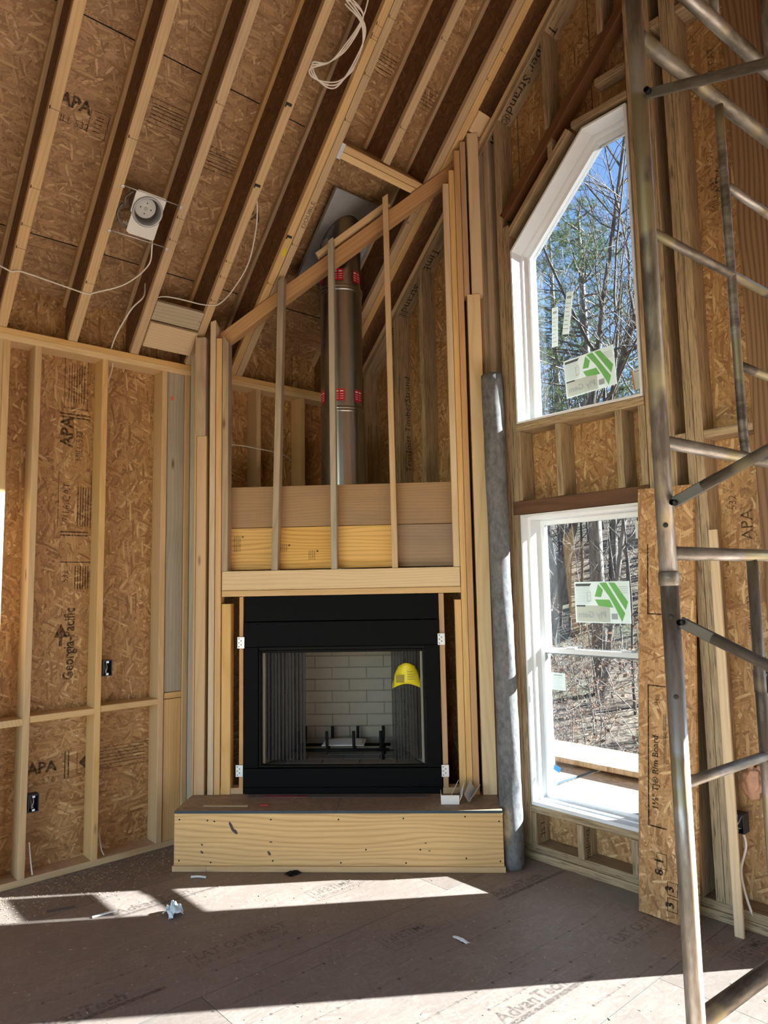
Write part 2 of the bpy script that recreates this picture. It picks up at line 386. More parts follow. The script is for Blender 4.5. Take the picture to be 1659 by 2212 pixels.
# ------------------------------------------------------------------ floor
floor = empty('floor', (2, -2, 0), label='dusty grey-brown subfloor of printed panels', cat='floor', kind='structure')
pl, pw = 2.29, 1.146
fpan = {}
row = 0; x = 1.62 - 2 * pw
while x < RX:
    y = -.65 - (0 if row % 2 else 1.38) - 3 * pl
    while y < .2:
        a, b, c, d = max(x, -.14), min(x + pw, RX), max(y, RY), min(y + pl, .14)
        if b > a and d > c + .02:
            p = panel('subfloor_panel', (0, 0, -.02), (0, 1, 0), (-1, 0, 0), rect(c + .001, d - .001, -b + .001, -a - .001), .02, 'subfloor', floor, edge='edge_seal')
            fpan[(row, round(c, 2))] = (p, a, b, c, d)
        y += pl
    row += 1; x += pw
bx('joist_deck', (-.14, RX), (RY, .14), (-.30, -.022), 'felt', floor)
def fpanel(px, py):
    for p, a, b, c, d in fpan.values():
        if a <= px <= b and c <= py <= d: return p
    return floor
FX, FY = V((.036, .999, 0)), V((-.999, .036, 0))
def ftext(s, x, y, size, sx=1.0, bold=0.0): return text(s, (x, y, .0), FX, FY, size, 'floor_ink', fpanel(x, y), sx=sx, bold=bold)
def advantech(x, y):
    ftext('AdvanTech.', x, y, .088, .95, .002)
    marks('printed_bar', [rect(-.02, .52, -.035, -.012)], (x, y, 0), FX, FY, 'floor_ink', fpanel(x, y))
for x, y in ((1.855, -.535), (1.42, -2.62), (2.53, -1.32), (.70, -2.0)): advantech(x, y)
def flatout(x, y):
    ftext('FLAT OUT BEST', x, y, .085, .82, .001); ftext('FOR A QUIETER FLOOR', x + .062, y + .01, .05, .85)
for x, y in ((1.36, -1.95), (2.515, -.53), (2.2, -2.6)): flatout(x, y)
def lifetime(x, y):
    ftext('LIFETIME', x, y + .02, .08, .8, .001); ftext('LIMITED WARRANTY', x + .045, y + .02, .04, .85)
    marks('printed_box', framebox(0, -.065, .36, .075, .004), (x, y, 0), FX, FY, 'floor_ink', fpanel(x, y))
for x, y in ((1.825, -1.26), (2.94, -.32), (1.2, -1.2)): lifetime(x, y)
for (x, y) in [(1.25, -2.2), (2.05, -1.6), (2.33, -1.25), (1.75, -1.75), (2.30, -.68), (2.7, -.7), (2.05, -.9), (1.5, -1.6), (1.9, -2.0), (2.45, -1.0)]:
    marks('nail_guide', [rect(-.3, .3, -.0015, .0015)] + [rect(-.3 + .1 * i, -.3 + .1 * i + .012, -.008, .008) for i in range(7)], (x, y, 0), FX, FY, 'floor_ink', fpanel(x, y))

# ------------------------------------------------------------------ left wall (x = 0, studs behind it)
wl = empty('wall_left', (-.07, -2, 0), label='open stud wall with oriented strand board sheathing on the left', cat='wall', kind='structure')
XW = (-W6, 0)
bx('bottom_plate', XW, (RY, -.005), (0, T), 'pine', wl)
for i in range(2): bx('top_plate', XW, (RY + .3 * i, -.005), (K0 - T * (i + 1), K0 - T * i - .0005), ('pine', 'pine_pale')[i], wl)
zt = K0 - 2 * T
studs = [-1.863, -1.477, -2.248, -2.414, -2.451, -2.80, -3.18, -3.56, -3.94, -4.3, -4.7, -5.1, -5.5, -1.152, -.772, -.388, -.02]
for y in studs: bx('stud', XW, (y - T / 2, y + T / 2), (T, zt), 'pine', wl)
bx('backing_board', (-.048, -.012), (-1.452, -1.338), (.93, zt), 'pine_grey', wl)
bx('backing_board', (-.046, -.010), (-1.452, -1.338), (T, .885), 'pine', wl)
bx('block', (-.046, -.008), (-1.452, -1.338), (.889, .926), 'pine', wl)
bx('stud', XW, (-1.336, -1.300), (T, zt), 'pine', wl)
bx('stud', (-.09, 0), (-1.298, -1.262), (T, zt), 'pine_grey', wl)
ys = sorted(studs)
for a, b in zip(ys, ys[1:]):
    if b - a > .1 and b < -1.4:
        zz = .855 + (.006 if b > -1.7 else -.003 if b > -2 else -.012)
        bx('blocking', XW, (a + T / 2 + .001, b - T / 2 - .001), (zz, zz + T), 'pine', wl)
def lwp(y0, y1, z0, z1, vert):
    if vert: return panel('osb_panel', (-W6, 0, 0), (0, 0, 1), (0, -1, 0), rect(z0, z1, -y1, -y0), -.011, 'osb', wl, edge='edge_seal')
    return panel('osb_panel', (-W6, 0, 0), (0, -1, 0), (0, 0, -1), rect(-y1, -y0, -z1, -z0), -.011, 'osb', wl, edge='edge_seal')
lp_low = lwp(-2.70, -.45, -.2, .87, False); lwp(-5, -2.704, -.2, .87, False); lwp(-.446, .14, -.2, .87, False)
lp_up = {}
for y0, y1 in ((-2.43, -1.482), (-1.478, -.395), (-.391, .14), (-3.6, -2.434), (-4.8, -3.604), (-7, -4.804)): lp_up[y0] = lwp(y0, y1, .874, 3.36, True)
bx('wall_light_stop', (-.158, -.146), (RY, .16), (-.3, 3.33), 'wall_light_stop', wl)  # unseen skin added behind the panels to stop light leaking in
# prints on the sheathing (read bottom to top)
ux, uy = V((0, 0, 1)), V((0, -1, 0)); P = lp_up[-2.43]; Q = (-W6, 0, 0)
def wt(s, y, z, size, sx=1.0, bold=0.0, par=None): text(s, (-W6, y, z), ux, uy, size, 'stamp_ink', par or P, sx=sx, bold=bold)
wt('APA', -2.005, 2.44, .10, 1, .003); wt('MILL 532', -1.945, 2.36, .055, .9); wt('7/16 CAT', -2.01, 1.98, .06)
wt('Georgia-Pacific', -1.965, 1.05, .085, .82, .002); wt('532', -2.01, 1.62, .05)
marks('printed_box', framebox(2.68, 1.92, 3.02, 2.06, .004) + lines(2.72, 2.96, [1.94, 1.955, 1.97, 1.985, 2.0, 2.015, 2.03], .005) + lines(1.95, 2.28, [2.075, 1.885], .004), Q, ux, uy, 'stamp_ink', P)
marks('printed_bars', [rect(1.90, 1.908, 1.9, 2.06), rect(1.92, 1.928, 1.9, 2.06), rect(1.74, 1.746, 1.88, 2.06), *lines(1.58, 1.72, [1.89, 1.905, 1.92, 1.935, 1.95, 1.965], .006), *lines(1.96, 2.2, [1.90, 1.915, 1.93, 1.945, 1.96], .006), rect(2.62, 2.628, 1.9, 2.08), rect(2.64, 2.648, 1.9, 2.08)], Q, ux, uy, 'stamp_ink', P)
marks('printed_arrow', [[(1.30, 2.08), (1.30, 2.0), (1.38, 2.04)], rect(1.25, 1.30, 2.03, 2.05)], Q, ux, uy, 'stamp_ink', P)
hx, hy = V((0, 1, 0)), V((0, 0, 1))
text('APA', (-W6, -2.20, .545), hx, hy, .085, 'stamp_ink', lp_low, bold=.003); text('532', (-W6, -2.12, .485), hx, hy, .045, 'stamp_ink', lp_low)
marks('printed_box', framebox(-1.93, .50, -1.46, .63, .004) + lines(-1.80, -1.52, [.525, .545, .565, .585, .605], .005) + [rect(-2.0, -1.993, .49, .64), rect(-1.98, -1.973, .49, .64)]
      + [[(-1.87, .515), (-1.82, .565), (-1.87, .615), (-1.92, .565)]], Q, hx, hy, 'stamp_ink', lp_low)

# ------------------------------------------------------------------ ceiling: I-joists and sheathing at 45 degrees
ce = empty('ceiling', (2, -2, 3), label='sloping roof of exposed joists under strand board sheathing', cat='ceiling', kind='structure')
U = V((S, 0, S)); N = V((-S, 0, S)); YY = V((0, 1, 0))
RID = 4.2
def rp(x, y, k): return V((x, y, x + k))
def ijoist(y, wd=.053, x0=0.0, x1=RID, nail=0):
    e = S * .036
    a, b = rp(x0, y, K0), rp(x1, y, K0)
    j = stick('roof_joist', a + N * .018, b + N * .018, wd, .036, YY, 'flange', ce)
    xs = x0 - (.125 if x0 < .01 else 0)
    a2, b2 = rp(xs, y, K0), rp(x1, y, K0)
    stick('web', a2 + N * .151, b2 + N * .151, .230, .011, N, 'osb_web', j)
    stick('top_flange', a2 + N * .284, b2 + N * .284, wd, .036, YY, 'flange', j)
    return j
for y in (-2.445, -2.06, -1.685, -1.31, -2.83, -3.21, -3.59, -3.97, -4.35, -4.73, -5.1, -5.5, -5.9, -6.3): ijoist(y)
jE = ijoist(-.985, .05); ijoist(-.931, .05)
ijoist(-.555, .055, 1.17)
jG = ijoist(-.175, .055); ijoist(-.115, .055)
rj = random.Random(4)
for j_ in [o for o in ce.children if o.name.startswith('roof_joist')]:
    c_ = WM[j_].translation
    if c_.y < -2.6: continue
    for k in range(4):
        x = rj.uniform(.15, 1.9)
        if x < .3 and c_.y > -1.2 or (abs(c_.y + .555) < .01 and x < 1.25): continue
        marks('joint_line', [rect(-.024, .024, -.0012, .0012), rect(-.024, -.018, -.006, .012)], rp(x, c_.y, K0) - N * .0004, YY, U, 'pencil', j_)
for x, y in ((1.20, -1.31), (.72, -.985), (.87, -1.31)): marks('black_strap', [rect(-.026, .012, -.008, .008), rect(-.026, -.018, -.02, .008)], rp(x, y, K0) - N * .0006, YY, U, 'felt', ce)
# doubled cross header carrying the cut joist, with its hanger
hd = empty('joist_header', tuple(rp(1.14, -.55, K0)), label='doubled cross header between the doubled roof joists above the flue', cat='beam')
for i in range(2):
    x = 1.148 - .030 * i
    stick('header_ply', rp(x, -.903, K0) + N * .12, rp(x, -.205, K0) + N * .12, .236, .04, N, ('pine', 'pine_pale')[i], hd)
stick('joist_hanger', rp(1.165, -.895, K0) - N * .002, rp(1.10, -.895, K0) - N * .002, .028, .003, YY, 'bracket_metal', hd)
# blocks between two joists, flush with the flanges, over the end of the chimney breast
stick('roof_block', rp(.222, -1.655, K0) + N * .02, rp(.222, -1.34, K0) + N * .02, .125, .036, U, 'pine_grey', ce)
stick('roof_block', rp(.110, -1.655, K0) + N * .004, rp(.110, -1.34, K0) + N * .004, .170, .036, U, 'pine_pale', ce)
stick('gable_block', rp(1.50, -.085, K0) + N * .005, rp(1.50, .03, K0) + N * .005, .13, .036, U, 'pine_pale', ce)
# sheathing panels in courses
cz = [-.145, .112, .922, 1.732, 2.542, 3.352, 4.162, 4.25]
rpan = {}
for i, (x0, x1) in enumerate(zip(cz, cz[1:])):
    y = .3 - (0 if i % 2 else 1.1)
    ed = [.3] + ([y] if y < .25 else []); 
    while ed[-1] > RY: ed.append(ed[-1] - 2.28)
    for y1, y0 in zip(ed, ed[1:]):
        y0 = max(y0, RY)
        rpan[(i, round(y1, 1))] = panel('osb_panel', rp(0, 0, K1), (0, -1, 0), U, rect(-y1 + .003, -y0 - .003, x0 * 2 ** .5 + .003, x1 * 2 ** .5 - .003), .011, 'osb_roof', ce, edge='edge_seal')
panel('roof_light_stop', rp(0, 0, K1 + .05), (0, -1, 0), U, rect(-.45, -RY, -.35, RID * 2 ** .5 + .02), -.01, 'felt', ce)  # unseen layer added over the panels to keep sky light out of their gaps
# far slope of the roof, right of the ridge
U2 = V((-S, 0, S))
panel('far_slope', V((RX + .1, 0, 3.06 + .33)), U2, (0, -1, 0), rect(-.4, 6.0, -.3, -RY), -.02, 'osb_roof', ce)
panel('far_light_stop', V((RX + .1, 0, 3.06 + .37)), U2, (0, -1, 0), rect(-.4, 6.05, -.45, -RY), -.01, 'felt', ce)  # the same unseen light-stopping layer over the far slope
bx('ridge_beam', (RID - .03, RID + .03), (RY, .1), (RID + K0 - .05, RID + K0 + .35), 'lvl', ce)
# prints on the roof sheathing
def roofp(x, y):
    for o in ce.children:
        if o.name.startswith('osb_panel'):
            M = WM[o].inverted() @ rp(x, y, K1); xs = [v.co.x for v in o.data.vertices]; ys_ = [v.co.y for v in o.data.vertices]
            if min(xs) <= M.x <= max(xs) and min(ys_) <= M.y <= max(ys_): return o
    return ce
Nd = -N
def rtext(s, x, y, size, **k): text(s, rp(x, y, K1), (0, 1, 0), U, size, 'stamp_ink', roofp(x, y), **k)
rtext('APA', .62, -2.36, .085, bold=.003); rtext('MILL 532', .56, -2.38, .05); rtext('APA', .47, -1.22, .085, bold=.003); rtext('532', .42, -1.20, .05)
for (x, y, w_) in ((.68, -1.94, .34), (.60, -1.62, .33), (1.25, -.86, .30), (1.22, -.42, .28), (.55, -2.2, .1)):
    marks('printed_box', framebox(0, 0, w_, .13, .004) + lines(.03, w_ - .03, [.025, .045, .065, .085, .10], .005), rp(x, y, K1), (0, 1, 0), U, 'stamp_ink', roofp(x, y))

# ------------------------------------------------------------------ gable wall (y = 0)
wr = empty('wall_right', (2.2, .07, 0), label='gable wall of engineered strand studs around the tall windows on the right', cat='wall', kind='structure')
YW = (0, W6)
bx('bottom_plate', (.02, 3.05), YW, (0, .042), 'lsl', wr); bx('bottom_plate', (.02, 3.05), (.004, W6), (.043, .085), 'lsl', wr)
zb = .086
def topz(x, k=2.897): return x + k
def gstud(x0, x1, z0, z1=None, mat='lsl', y=YW):
    if z1 is None:
        xm = (x0 + x1) / 2; z1 = topz(xm)
        return bx('stud', (x0, x1), y, (z0, z1), mat, wr, hi=(1, 0, 0))
    return bx('stud', (x0, x1), y, (z0, z1), mat, wr)
ch1 = gstud(.60, .64, zb); ch2 = gstud(.868, .905, zb); gstud(1.225, 1.262, zb); gstud(.25, .287, zb); gstud(.05, .087, zb)
gstud(1.43, 1.466, zb, mat='pine_aged'); gstud(1.50, 1.540, zb, mat='pine_aged')
gstud(1.588, 1.634, zb); gstud(1.636, 1.680, zb, 3.80); 
# rake plates: pale lumber over a strand plate
stick('rake_plate', V((.0, W6 / 2 + .002, 2.976)), V((RID, W6 / 2 + .002, 2.976 + RID)), W6, .036, YY, 'pine_pale', wr)
rk = stick('rake_plate', V((.0, W6 / 2, 2.924)), V((RID, W6 / 2, 2.924 + RID)), W6, .036, YY, 'lsl', wr)
panel('rake_shade_infill', V((0, W6 - .01, 3.02)), U, N, rect(0, 5.9, 0, .325), .008, 'osb_web', wr)  # dark sheet closing the gap above the plates; its shade is in the colour
# window openings
hl = bx('window_header', (1.637, 2.51), (-.002, W6 - .01), (1.974, 2.056), 'lvl', wr)
gstud(1.682, 1.706, 2.058, 2.478); c1 = gstud(1.955, 1.995, 2.058, 2.478); c2 = gstud(2.335, 2.375, 2.058, 2.478); gstud(2.470, 2.508, 2.058, 2.478)
bx('window_sill_plate', (1.682, 2.508), (-.003, W6), (2.480, 2.524), 'lsl', wr)
bx('window_sill_plate', (1.682, 2.508), YW, (.262, .302), 'lsl', wr)
ck1 = gstud(1.682, 1.712, zb, .26); ck2 = gstud(1.980, 2.018, zb, .26); gstud(2.30, 2.338, zb, .26)
gstud(2.512, 2.552, zb); gstud(2.604, 2.658, zb); gstud(2.715, 2.757, zb); gstud(2.759, 2.80, zb)
bx('blocking', (2.802, 3.03), (.002, W6), (2.252, 2.290), 'lsl', wr); bx('blocking', (2.660, 2.713), (.002, W6), (2.252, 2.290), 'lsl', wr)
bx('blocking', (2.802, 3.03), (.002, W6), (4.50, 4.54), 'lsl', wr); bx('blocking', (2.660, 2.713), (.002, W6), (4.50, 4.54), 'lsl', wr)
gstud(3.03, 3.185, zb, mat='lvl_orange')
# sloped dark header over the upper window, its strand lining and the level lintel
stick('raked_header', (1.635, .045, 3.870), (2.60, .045, 4.835), .058, .09, N, 'lvl', wr)
stick('raked_lining', (1.66, .062, 3.735), (2.13, .062, 4.205), .036, .12, N, 'lsl', wr)
bx('lintel_plate', (2.16, 2.51), (-.001, W6), (4.196, 4.236), 'lsl', wr)
bx('lintel_plate', (2.30, 2.51), (.04, W6), (4.40, 4.44), 'lsl', wr)
for x0, z0 in ((1.975, 4.285), (2.355, 4.665)): gstud(x0, x0 + .036, z0)
bx('stud', (1.985, 2.02), (.01, W6), (4.10, 4.215), 'lsl', wr)
# sheathing
def gp(pts, mat='osb'):
    return panel('osb_panel', (0, W6, 0), (0, 0, 1), (1, 0, 0), [(z, x) for x, z in pts], .011, mat, wr, edge='edge_seal')
gp([(-.14, -.2), (1.09, -.2), (1.09, 4.50), (-.14, 3.27)]); gp([(1.094, -.2), (1.685, -.2), (1.685, 5.09), (1.094, 4.504)])
gp([(1.689, -.2), (2.505, -.2), (2.505, .30), (1.689, .30)]); gp([(1.689, 1.97), (2.505, 1.97), (2.505, 2.525), (1.689, 2.525)])
gp([(1.689, 3.63), (2.225, 4.166), (2.225, 5.63), (1.689, 5.095)]); gp([(2.229, 4.166), (2.505, 4.166), (2.505, 5.91), (2.229, 5.634)])
gp([(2.509, -.2), (3.19, -.2), (3.19, 6.59), (2.509, 5.91)])
gp([(3.19, -.2), (4.6, -.2), (4.6, .03), (3.19, .03)]); gp([(3.19, 1.97), (4.6, 1.97), (4.6, 2.525), (3.19, 2.525)]); gp([(3.19, 4.166), (4.6, 4.166), (4.6, 7.2), (4.2, 7.6), (3.19, 6.6)])
gp([(4.604, 2.42), (RX, 2.42), (RX, 3.40), (4.604, 7.2)]); gp([(4.604, -.2), (4.9, -.2), (4.9, 2.416), (4.604, 2.416)]); gp([(7.9, -.2), (RX, -.2), (RX, 2.416), (7.9, 2.416)])  # unseen opening added beside these so sun bounces off the floor inside
for x, z0, z1 in ((1.092, -.2, 4.48), (1.687, 3.66, 5.06), (1.687, -.2, .29), (1.687, 1.98, 2.51), (2.227, 4.18, 5.6), (2.507, 4.18, 5.88), (2.507, -.2, .29), (2.507, 1.98, 2.51), (4.602, -.2, 7.0)): bx('seam_light_stop', (x - .03, x + .03), (W6 + .0115, W6 + .016), (z0, z1), 'felt', wr)  # unseen strips added outside to stop light leaking through the seams
# prints on the strand lumber
text('Timber Strand® LSL', (2.05, .02, 2.05 + 2.8965), -U, V((0, 1, 0)), .10, 'ink_black', rk, mirror=False, sx=.9)
text('Weyerhaeuser', (1.63, .03, 1.63 + 2.8965), -U, V((0, 1, 0)), .04, 'ink_black', rk)
text('Timber Strand® LSL', (1.02, .02, 1.02 + 2.8965), -U, V((0, 1, 0)), .095, 'ink_black', rk, sx=.9)
text('TrusJoist TimberStrand', (.64, .115, 2.38), (0, 0, 1), (0, -1, 0), .075, 'ink_black', ch1, name='printed_lettering')
text('TrusJoist', (2.018, .03, .24), (0, 0, -1), (0, 1, 0), .05, 'ink_black', ck2); text('LSL', (1.712, .04, .2), (0, 0, -1), (0, 1, 0), .06, 'ink_black', ck1)
G6 = [o for o in wr.children if o.name.startswith('osb_panel')][6]
gx, gy = V((0, 0, -1)), V((-1, 0, 0))
for (s_, x, z, sz) in (('7/16 CAT', 2.93, 4.10, .05), ('APA', 2.95, 3.5, .09), ('MILL 532', 2.90, 3.42, .05), ('532', 2.88, 1.9, .05), ('APA', 2.95, 1.75, .08), ('MILL 532', 2.93, 1.30, .05)):
    text(s_, (x, W6, z), V((0, 0, 1)), V((-1, 0, 0)), sz, 'stamp_ink', G6)

# walls behind and beside the camera, unseen; back doorway widened for fill light
wb = empty('wall_back', (4.2, RY, 0), label='sheathed wall behind the camera with a doorway widened for fill light', cat='wall', kind='structure')
panel('osb_panel', (0, RY, 0), (0, 0, 1), (-1, 0, 0), [(-.2, .16), (-.2, -1.2), (3.0, -1.2), (3.0, -7.2), (-.2, -7.2), (-.2, -RX), (3.4, -RX), (7.5, -4.2), (3.3, .16)], .012, 'osb', wb)
wf = empty('wall_far', (RX, -3, 0), label='sheathed side wall to the right of the camera', cat='wall', kind='structure')
panel('osb_panel', (RX, 0, 0), (0, 0, 1), (0, 1, 0), rect(-.2, 3.4, RY, .14), -.012, 'osb', wf)
# ------------------------------------------------------------------ windows
def inset(P, d):
    n = len(P); out = []
    for i in range(n):
        p0, p1, p2 = V(P[i - 1]), V(P[i]), V(P[(i + 1) % n])
        e1 = (p1 - p0).normalized(); e2 = (p2 - p1).normalized(); n1 = V((-e1.y, e1.x)); n2 = V((-e2.y, e2.x))
        k = d / max(.2, 1 + n1.dot(n2)); out.append(tuple(p1 + (n1 + n2) * k))
    return out
def ring(name, A, B, y0, y1, mat, parent):
    n = len(A); vs = [V((p[0], y, p[1])) for y in (y0, y1) for q in (A, B) for p in q]; fs = []
    for i in range(n):
        j = (i + 1) % n; a, b, c, d = i, j, n + j, n + i
        fs += [(a, b, c, d), (2 * n + d, 2 * n + c, 2 * n + b, 2 * n + a), (a, 2 * n + a, 2 * n + b, b), (d, c, 2 * n + c, 2 * n + d)]
    return mk(name, vs, fs, mat, parent)
def pane(name, P, y, parent, th=.006):
    return panel(name, (0, y + th, 0), (1, 0, 0), (0, 0, 1), list(P), th, 'window_glass', parent)
WXL, WXR = 1.688, 2.503
def upper(name, P, label):
    e = empty(name, (P[0][0], .07, P[0][1]), label=label, cat='window', kind='structure')
    A, B, C_, D_ = P, inset(P, .012), inset(P, .028), inset(P, .054)
    ring('jamb', A, B, -.004, .205, 'vinyl', e); ring('frame', B, C_, .092, .20, 'vinyl', e); ring('sash', C_, D_, .130, .185, 'vinyl', e)
    g = pane('pane', inset(P, .050), .158, e); return e, g
def lower(name, x0, x1, z0, z1, zm, label):
    P = [(x0, z0), (x1, z0), (x1, z1), (x0, z1)]; e = empty(name, (x0, .07, z0), label=label, cat='window', kind='structure')
    B, C_ = inset(P, .012), inset(P, .028)
    ring('jamb', P, B, -.004, .205, 'vinyl', e); ring('frame', B, C_, .055, .20, 'vinyl', e)
    bx('stool', (x0 + .002, x1 - .002), (-.006, .060), (z0 + .012, z0 + .020), 'vinyl', e)
    xa, xb = x0 + .029, x1 - .029
    U_ = [(xa, zm - .02), (xb, zm - .02), (xb, z1 - .029), (xa, z1 - .029)]; L_ = [(xa, z0 + .021), (xb, z0 + .021), (xb, zm + .02), (xa, zm + .02)]
    us = ring('upper_sash', U_, inset(U_, .030), .150, .180, 'vinyl', e); ls = ring('lower_sash', L_, inset(L_, .027), .105, .140, 'vinyl', e)
    for f in (.27, .73):
        lk = bx('sash_lock', (xa + (xb - xa) * f - .03, xa + (xb - xa) * f + .03), (.108, .134), (zm + .021, zm + .032), 'vinyl', e)
    gu = pane('pane', inset(U_, .025), .162, e); gl = pane('pane', inset(L_, .023), .119, e)
    return e, gu, gl
PU = [(WXL, 2.526), (WXR, 2.526), (WXR, 4.163), (2.228, 4.163), (WXL, 3.623)]
w1, g1 = upper('window_1', PU, 'white upper gable window with a clipped top corner and stickers')
w2, g2u, g2l = lower('window_2', WXL, WXR, .304, 1.971, 1.165, 'white double-hung window below the clipped gable window')
PU2 = [(3.32, 2.526), (4.14, 2.526), (4.14, 3.623), (3.60, 4.163), (3.32, 4.163)]
w3, _ = upper('window_3', PU2, 'white upper gable window beyond the right edge of the picture'); w4, _ = upper('window_4', [(3.20, .03), (4.59, .03), (4.59, 1.971), (3.20, 1.971)], 'white full-height glazed door beyond the right edge of the picture')
panel('osb_panel', (0, W6, 0), (0, 0, 1), (1, 0, 0), rect(2.526, 4.166, 4.145, 4.6), .011, 'osb', wr); panel('osb_panel', (0, W6, 0), (0, 0, 1), (1, 0, 0), rect(2.526, 4.166, 3.19, 3.315), .011, 'osb', wr); panel('osb_panel', (0, W6, 0), (0, 0, 1), (1, 0, 0), [(3.62, 4.145), (4.166, 4.145), (4.166, 3.60)], .011, 'osb', wr)
bx('sun_blocker', (2.54, 3.16), (.16, .51), (-.6, 4.9), 'wall_light_stop', wr)  # unseen block added outside to trim the sun entering the lower window
# stickers on the glass (print seen from behind, so reversed)
def plygem(name, parent, o, X, Y, sw, sh):
    o, X, Y = V(o), V(X).normalized(), V(Y).normalized()
    st_ = panel(name, o, X, Y, rect(0, sw, 0, sh), .0008, 'sticker_white', parent)
    q = lambda px, py: ((px - 155) / 830 * sw, (1545 - py) / 580 * sh)
    o2 = o + X.cross(Y) * .0012
    P4 = [[(530, 1000), (600, 1085), (565, 1185), (468, 1175)], [(548, 985), (650, 978), (910, 1405), (860, 1525), (770, 1330), (690, 1180)], [(685, 980), (778, 985), (960, 1250), (920, 1362)], [(470, 1215), (690, 1220), (745, 1330), (520, 1305)]]
    marks('printed_panel', [[q(175, 1530), q(690, 1530), q(690, 1310), q(175, 1295)]], o2, X, Y, 'sticker_beige', st_, .0)
    marks('green_emblem', [[q(*p) for p in a] for a in P4], o2, X, Y, 'sticker_green', st_, .0006)
    marks('printed_bar', [[q(175, 990), q(425, 990), q(395, 1028), q(175, 1028)], [q(175, 1295), q(318, 1295), q(318, 1318), q(175, 1318)]], o2, X, Y, 'sticker_dark', st_, .0009)
    marks('fine_print', [[q(170, y), q(400 - (y % 3) * 12, y), q(400, y + 6), q(170, y + 6)] for y in range(1045, 1280, 22)] + [[q(830, y), q(960, y), q(960, y + 6), q(830, y + 6)] for y in range(1040, 1130, 28)] + [[q(350, 1110), q(410, 1110), q(410, 1116), q(350, 1116)], [q(350, 1236), q(410, 1236), q(410, 1242), q(350, 1242)], [q(350, 1110), q(356, 1110), q(356, 1240), q(350, 1240)], [q(404, 1110), q(410, 1110), q(410, 1240), q(404, 1240)], [q(710, 1410), q(800, 1410), q(800, 1490), q(710, 1490)]], o2, X, Y, 'sticker_grey', st_, .0009)
    text('Ply Gem', o2 + X * q(205, 0)[0] + Y * q(0, 1470)[1] + X.cross(Y) * .0004, X, Y, sh * .215, 'sticker_grey', st_, mirror=True, sx=1.06, bold=.0006)
    return st_
def sticker(parent, o, X, Y, sw, sh, bar=None):
    o, X, Y = V(o), V(X).normalized(), V(Y).normalized()
    s_ = panel('sticker', o, X, Y, rect(0, sw, 0, sh), .0008, 'sticker_white', parent)
    marks('fine_print', [rect(sw * .12, sw * (.85 - .13 * (i % 3)), sh * (.12 + .1 * i), sh * (.135 + .1 * i)) for i in range(7)] + [rect(sw * .18, sw * .82, sh * .84, sh * .90)], o + X.cross(Y) * .001, X, Y, 'sticker_grey', s_)
    if bar: marks('print_edge', [bar], o + X.cross(Y) * .001, X, Y, 'sticker_orange' if sh < .14 else 'tape_blue', s_)
XX, ZZ = V((1, 0, 0)), V((0, 0, 1))
GY = .157
plygem('sticker', g1, (1.943, GY, 2.655), V((.998, 0, .05)), V((-.05, 0, .998)), .330, .232)
plygem('sticker', g2u, (1.932, .161, 1.335), XX, ZZ, .345, .232)
sticker(g1, (2.375, GY, 2.61), V((.99, 0, .12)), V((-.12, 0, .99)), .09, .115, rect(0, .008, 0, .115))
sticker(g1, (1.855, GY, 2.995), V((.995, 0, -.05)), V((.05, 0, .995)), .042, .245); sticker(g1, (1.932, GY, 3.055), V((.985, 0, -.17)), V((.17, 0, .985)), .046, .255)
sticker(g2u, (2.332, .161, 1.795), XX, ZZ, .10, .095); sticker(g2l, (1.777, .118, .945), XX, ZZ, .09, .098)
panel('tape_scrap', (1.760, .118, .490), V((.9, 0, -.3)), V((.3, 0, .9)), rect(0, .045, 0, .03), .0008, 'tape_blue', g2l)

# ------------------------------------------------------------------ hearth platform
he = empty('hearth_platform', tuple(tdz(.09, 1.25, 0)), label='raised hearth box with a yellow pine front board and strand board top', cat='hearth')
fb('base_strip', (-.838, -.645), (1.347, 1.388), (0, .031), 'pine', he); fb('base_strip', (-.643, 1.012), (1.347, 1.388), (0, .031), 'pine', he)
front = fb('front_board', (-.829, 1.005), (1.347, 1.384), (.032, .312), 'plank_yellow', he)
fb('side_board', (.969, 1.005), (1.02, 1.346), (.0, .312), 'pine', he); fb('side_board', (-.829, -.793), (1.02, 1.346), (.0, .312), 'pine', he)
for a, b in ((-.829, .085), (.087, 1.005)):
    p = panel('deck_panel', tdz(a, 1.385, .313), TA[0], (-S, S, 0), rect(0, b - a, 0, .42), .014, 'osb_dusty', he, edge='tape_blue' if a < 0 else 'edge_seal')
    p.data.materials[1] = MATS['edge_seal']
for t, z in ((-.80, .28), (-.80, .06), (-.64, .275), (-.60, .27), (-.62, .05), (-.28, .28), (-.27, .06), (.1, .28), (.11, .05), (.46, .285), (.47, .05), (.80, .295), (.80, .075), (.985, .27), (.985, .06), (.55, .12), (.25, .12)):
    lathe('nail_head', [(0, .0012), (.0042, .001), (.0045, 0)], tdz(t, 1.384, z), 'black_iron', front, seg=8, axis=TA[1])
for t, z, a_, b_ in ((-.502, .24, .009, .030), (-.48, .215, .010, .014), (-.67, .105, .007, .008), (-.29, .10, .008, .012), (-.67, .145, .005, .006), (-.28, .16, .008, .004), (.58, .155, .006, .003), (.6, .115, .006, .003)):
    marks('knot', [[(a_ * math.cos(i * .5236) * (1 + .15 * math.sin(3 * i)) + .45 * b_ * math.sin(-i * .5236), b_ * math.sin(i * .5236)) for i in range(12)]], tdz(t, 1.3842, z), TA[0], TA[2], 'twig', front)

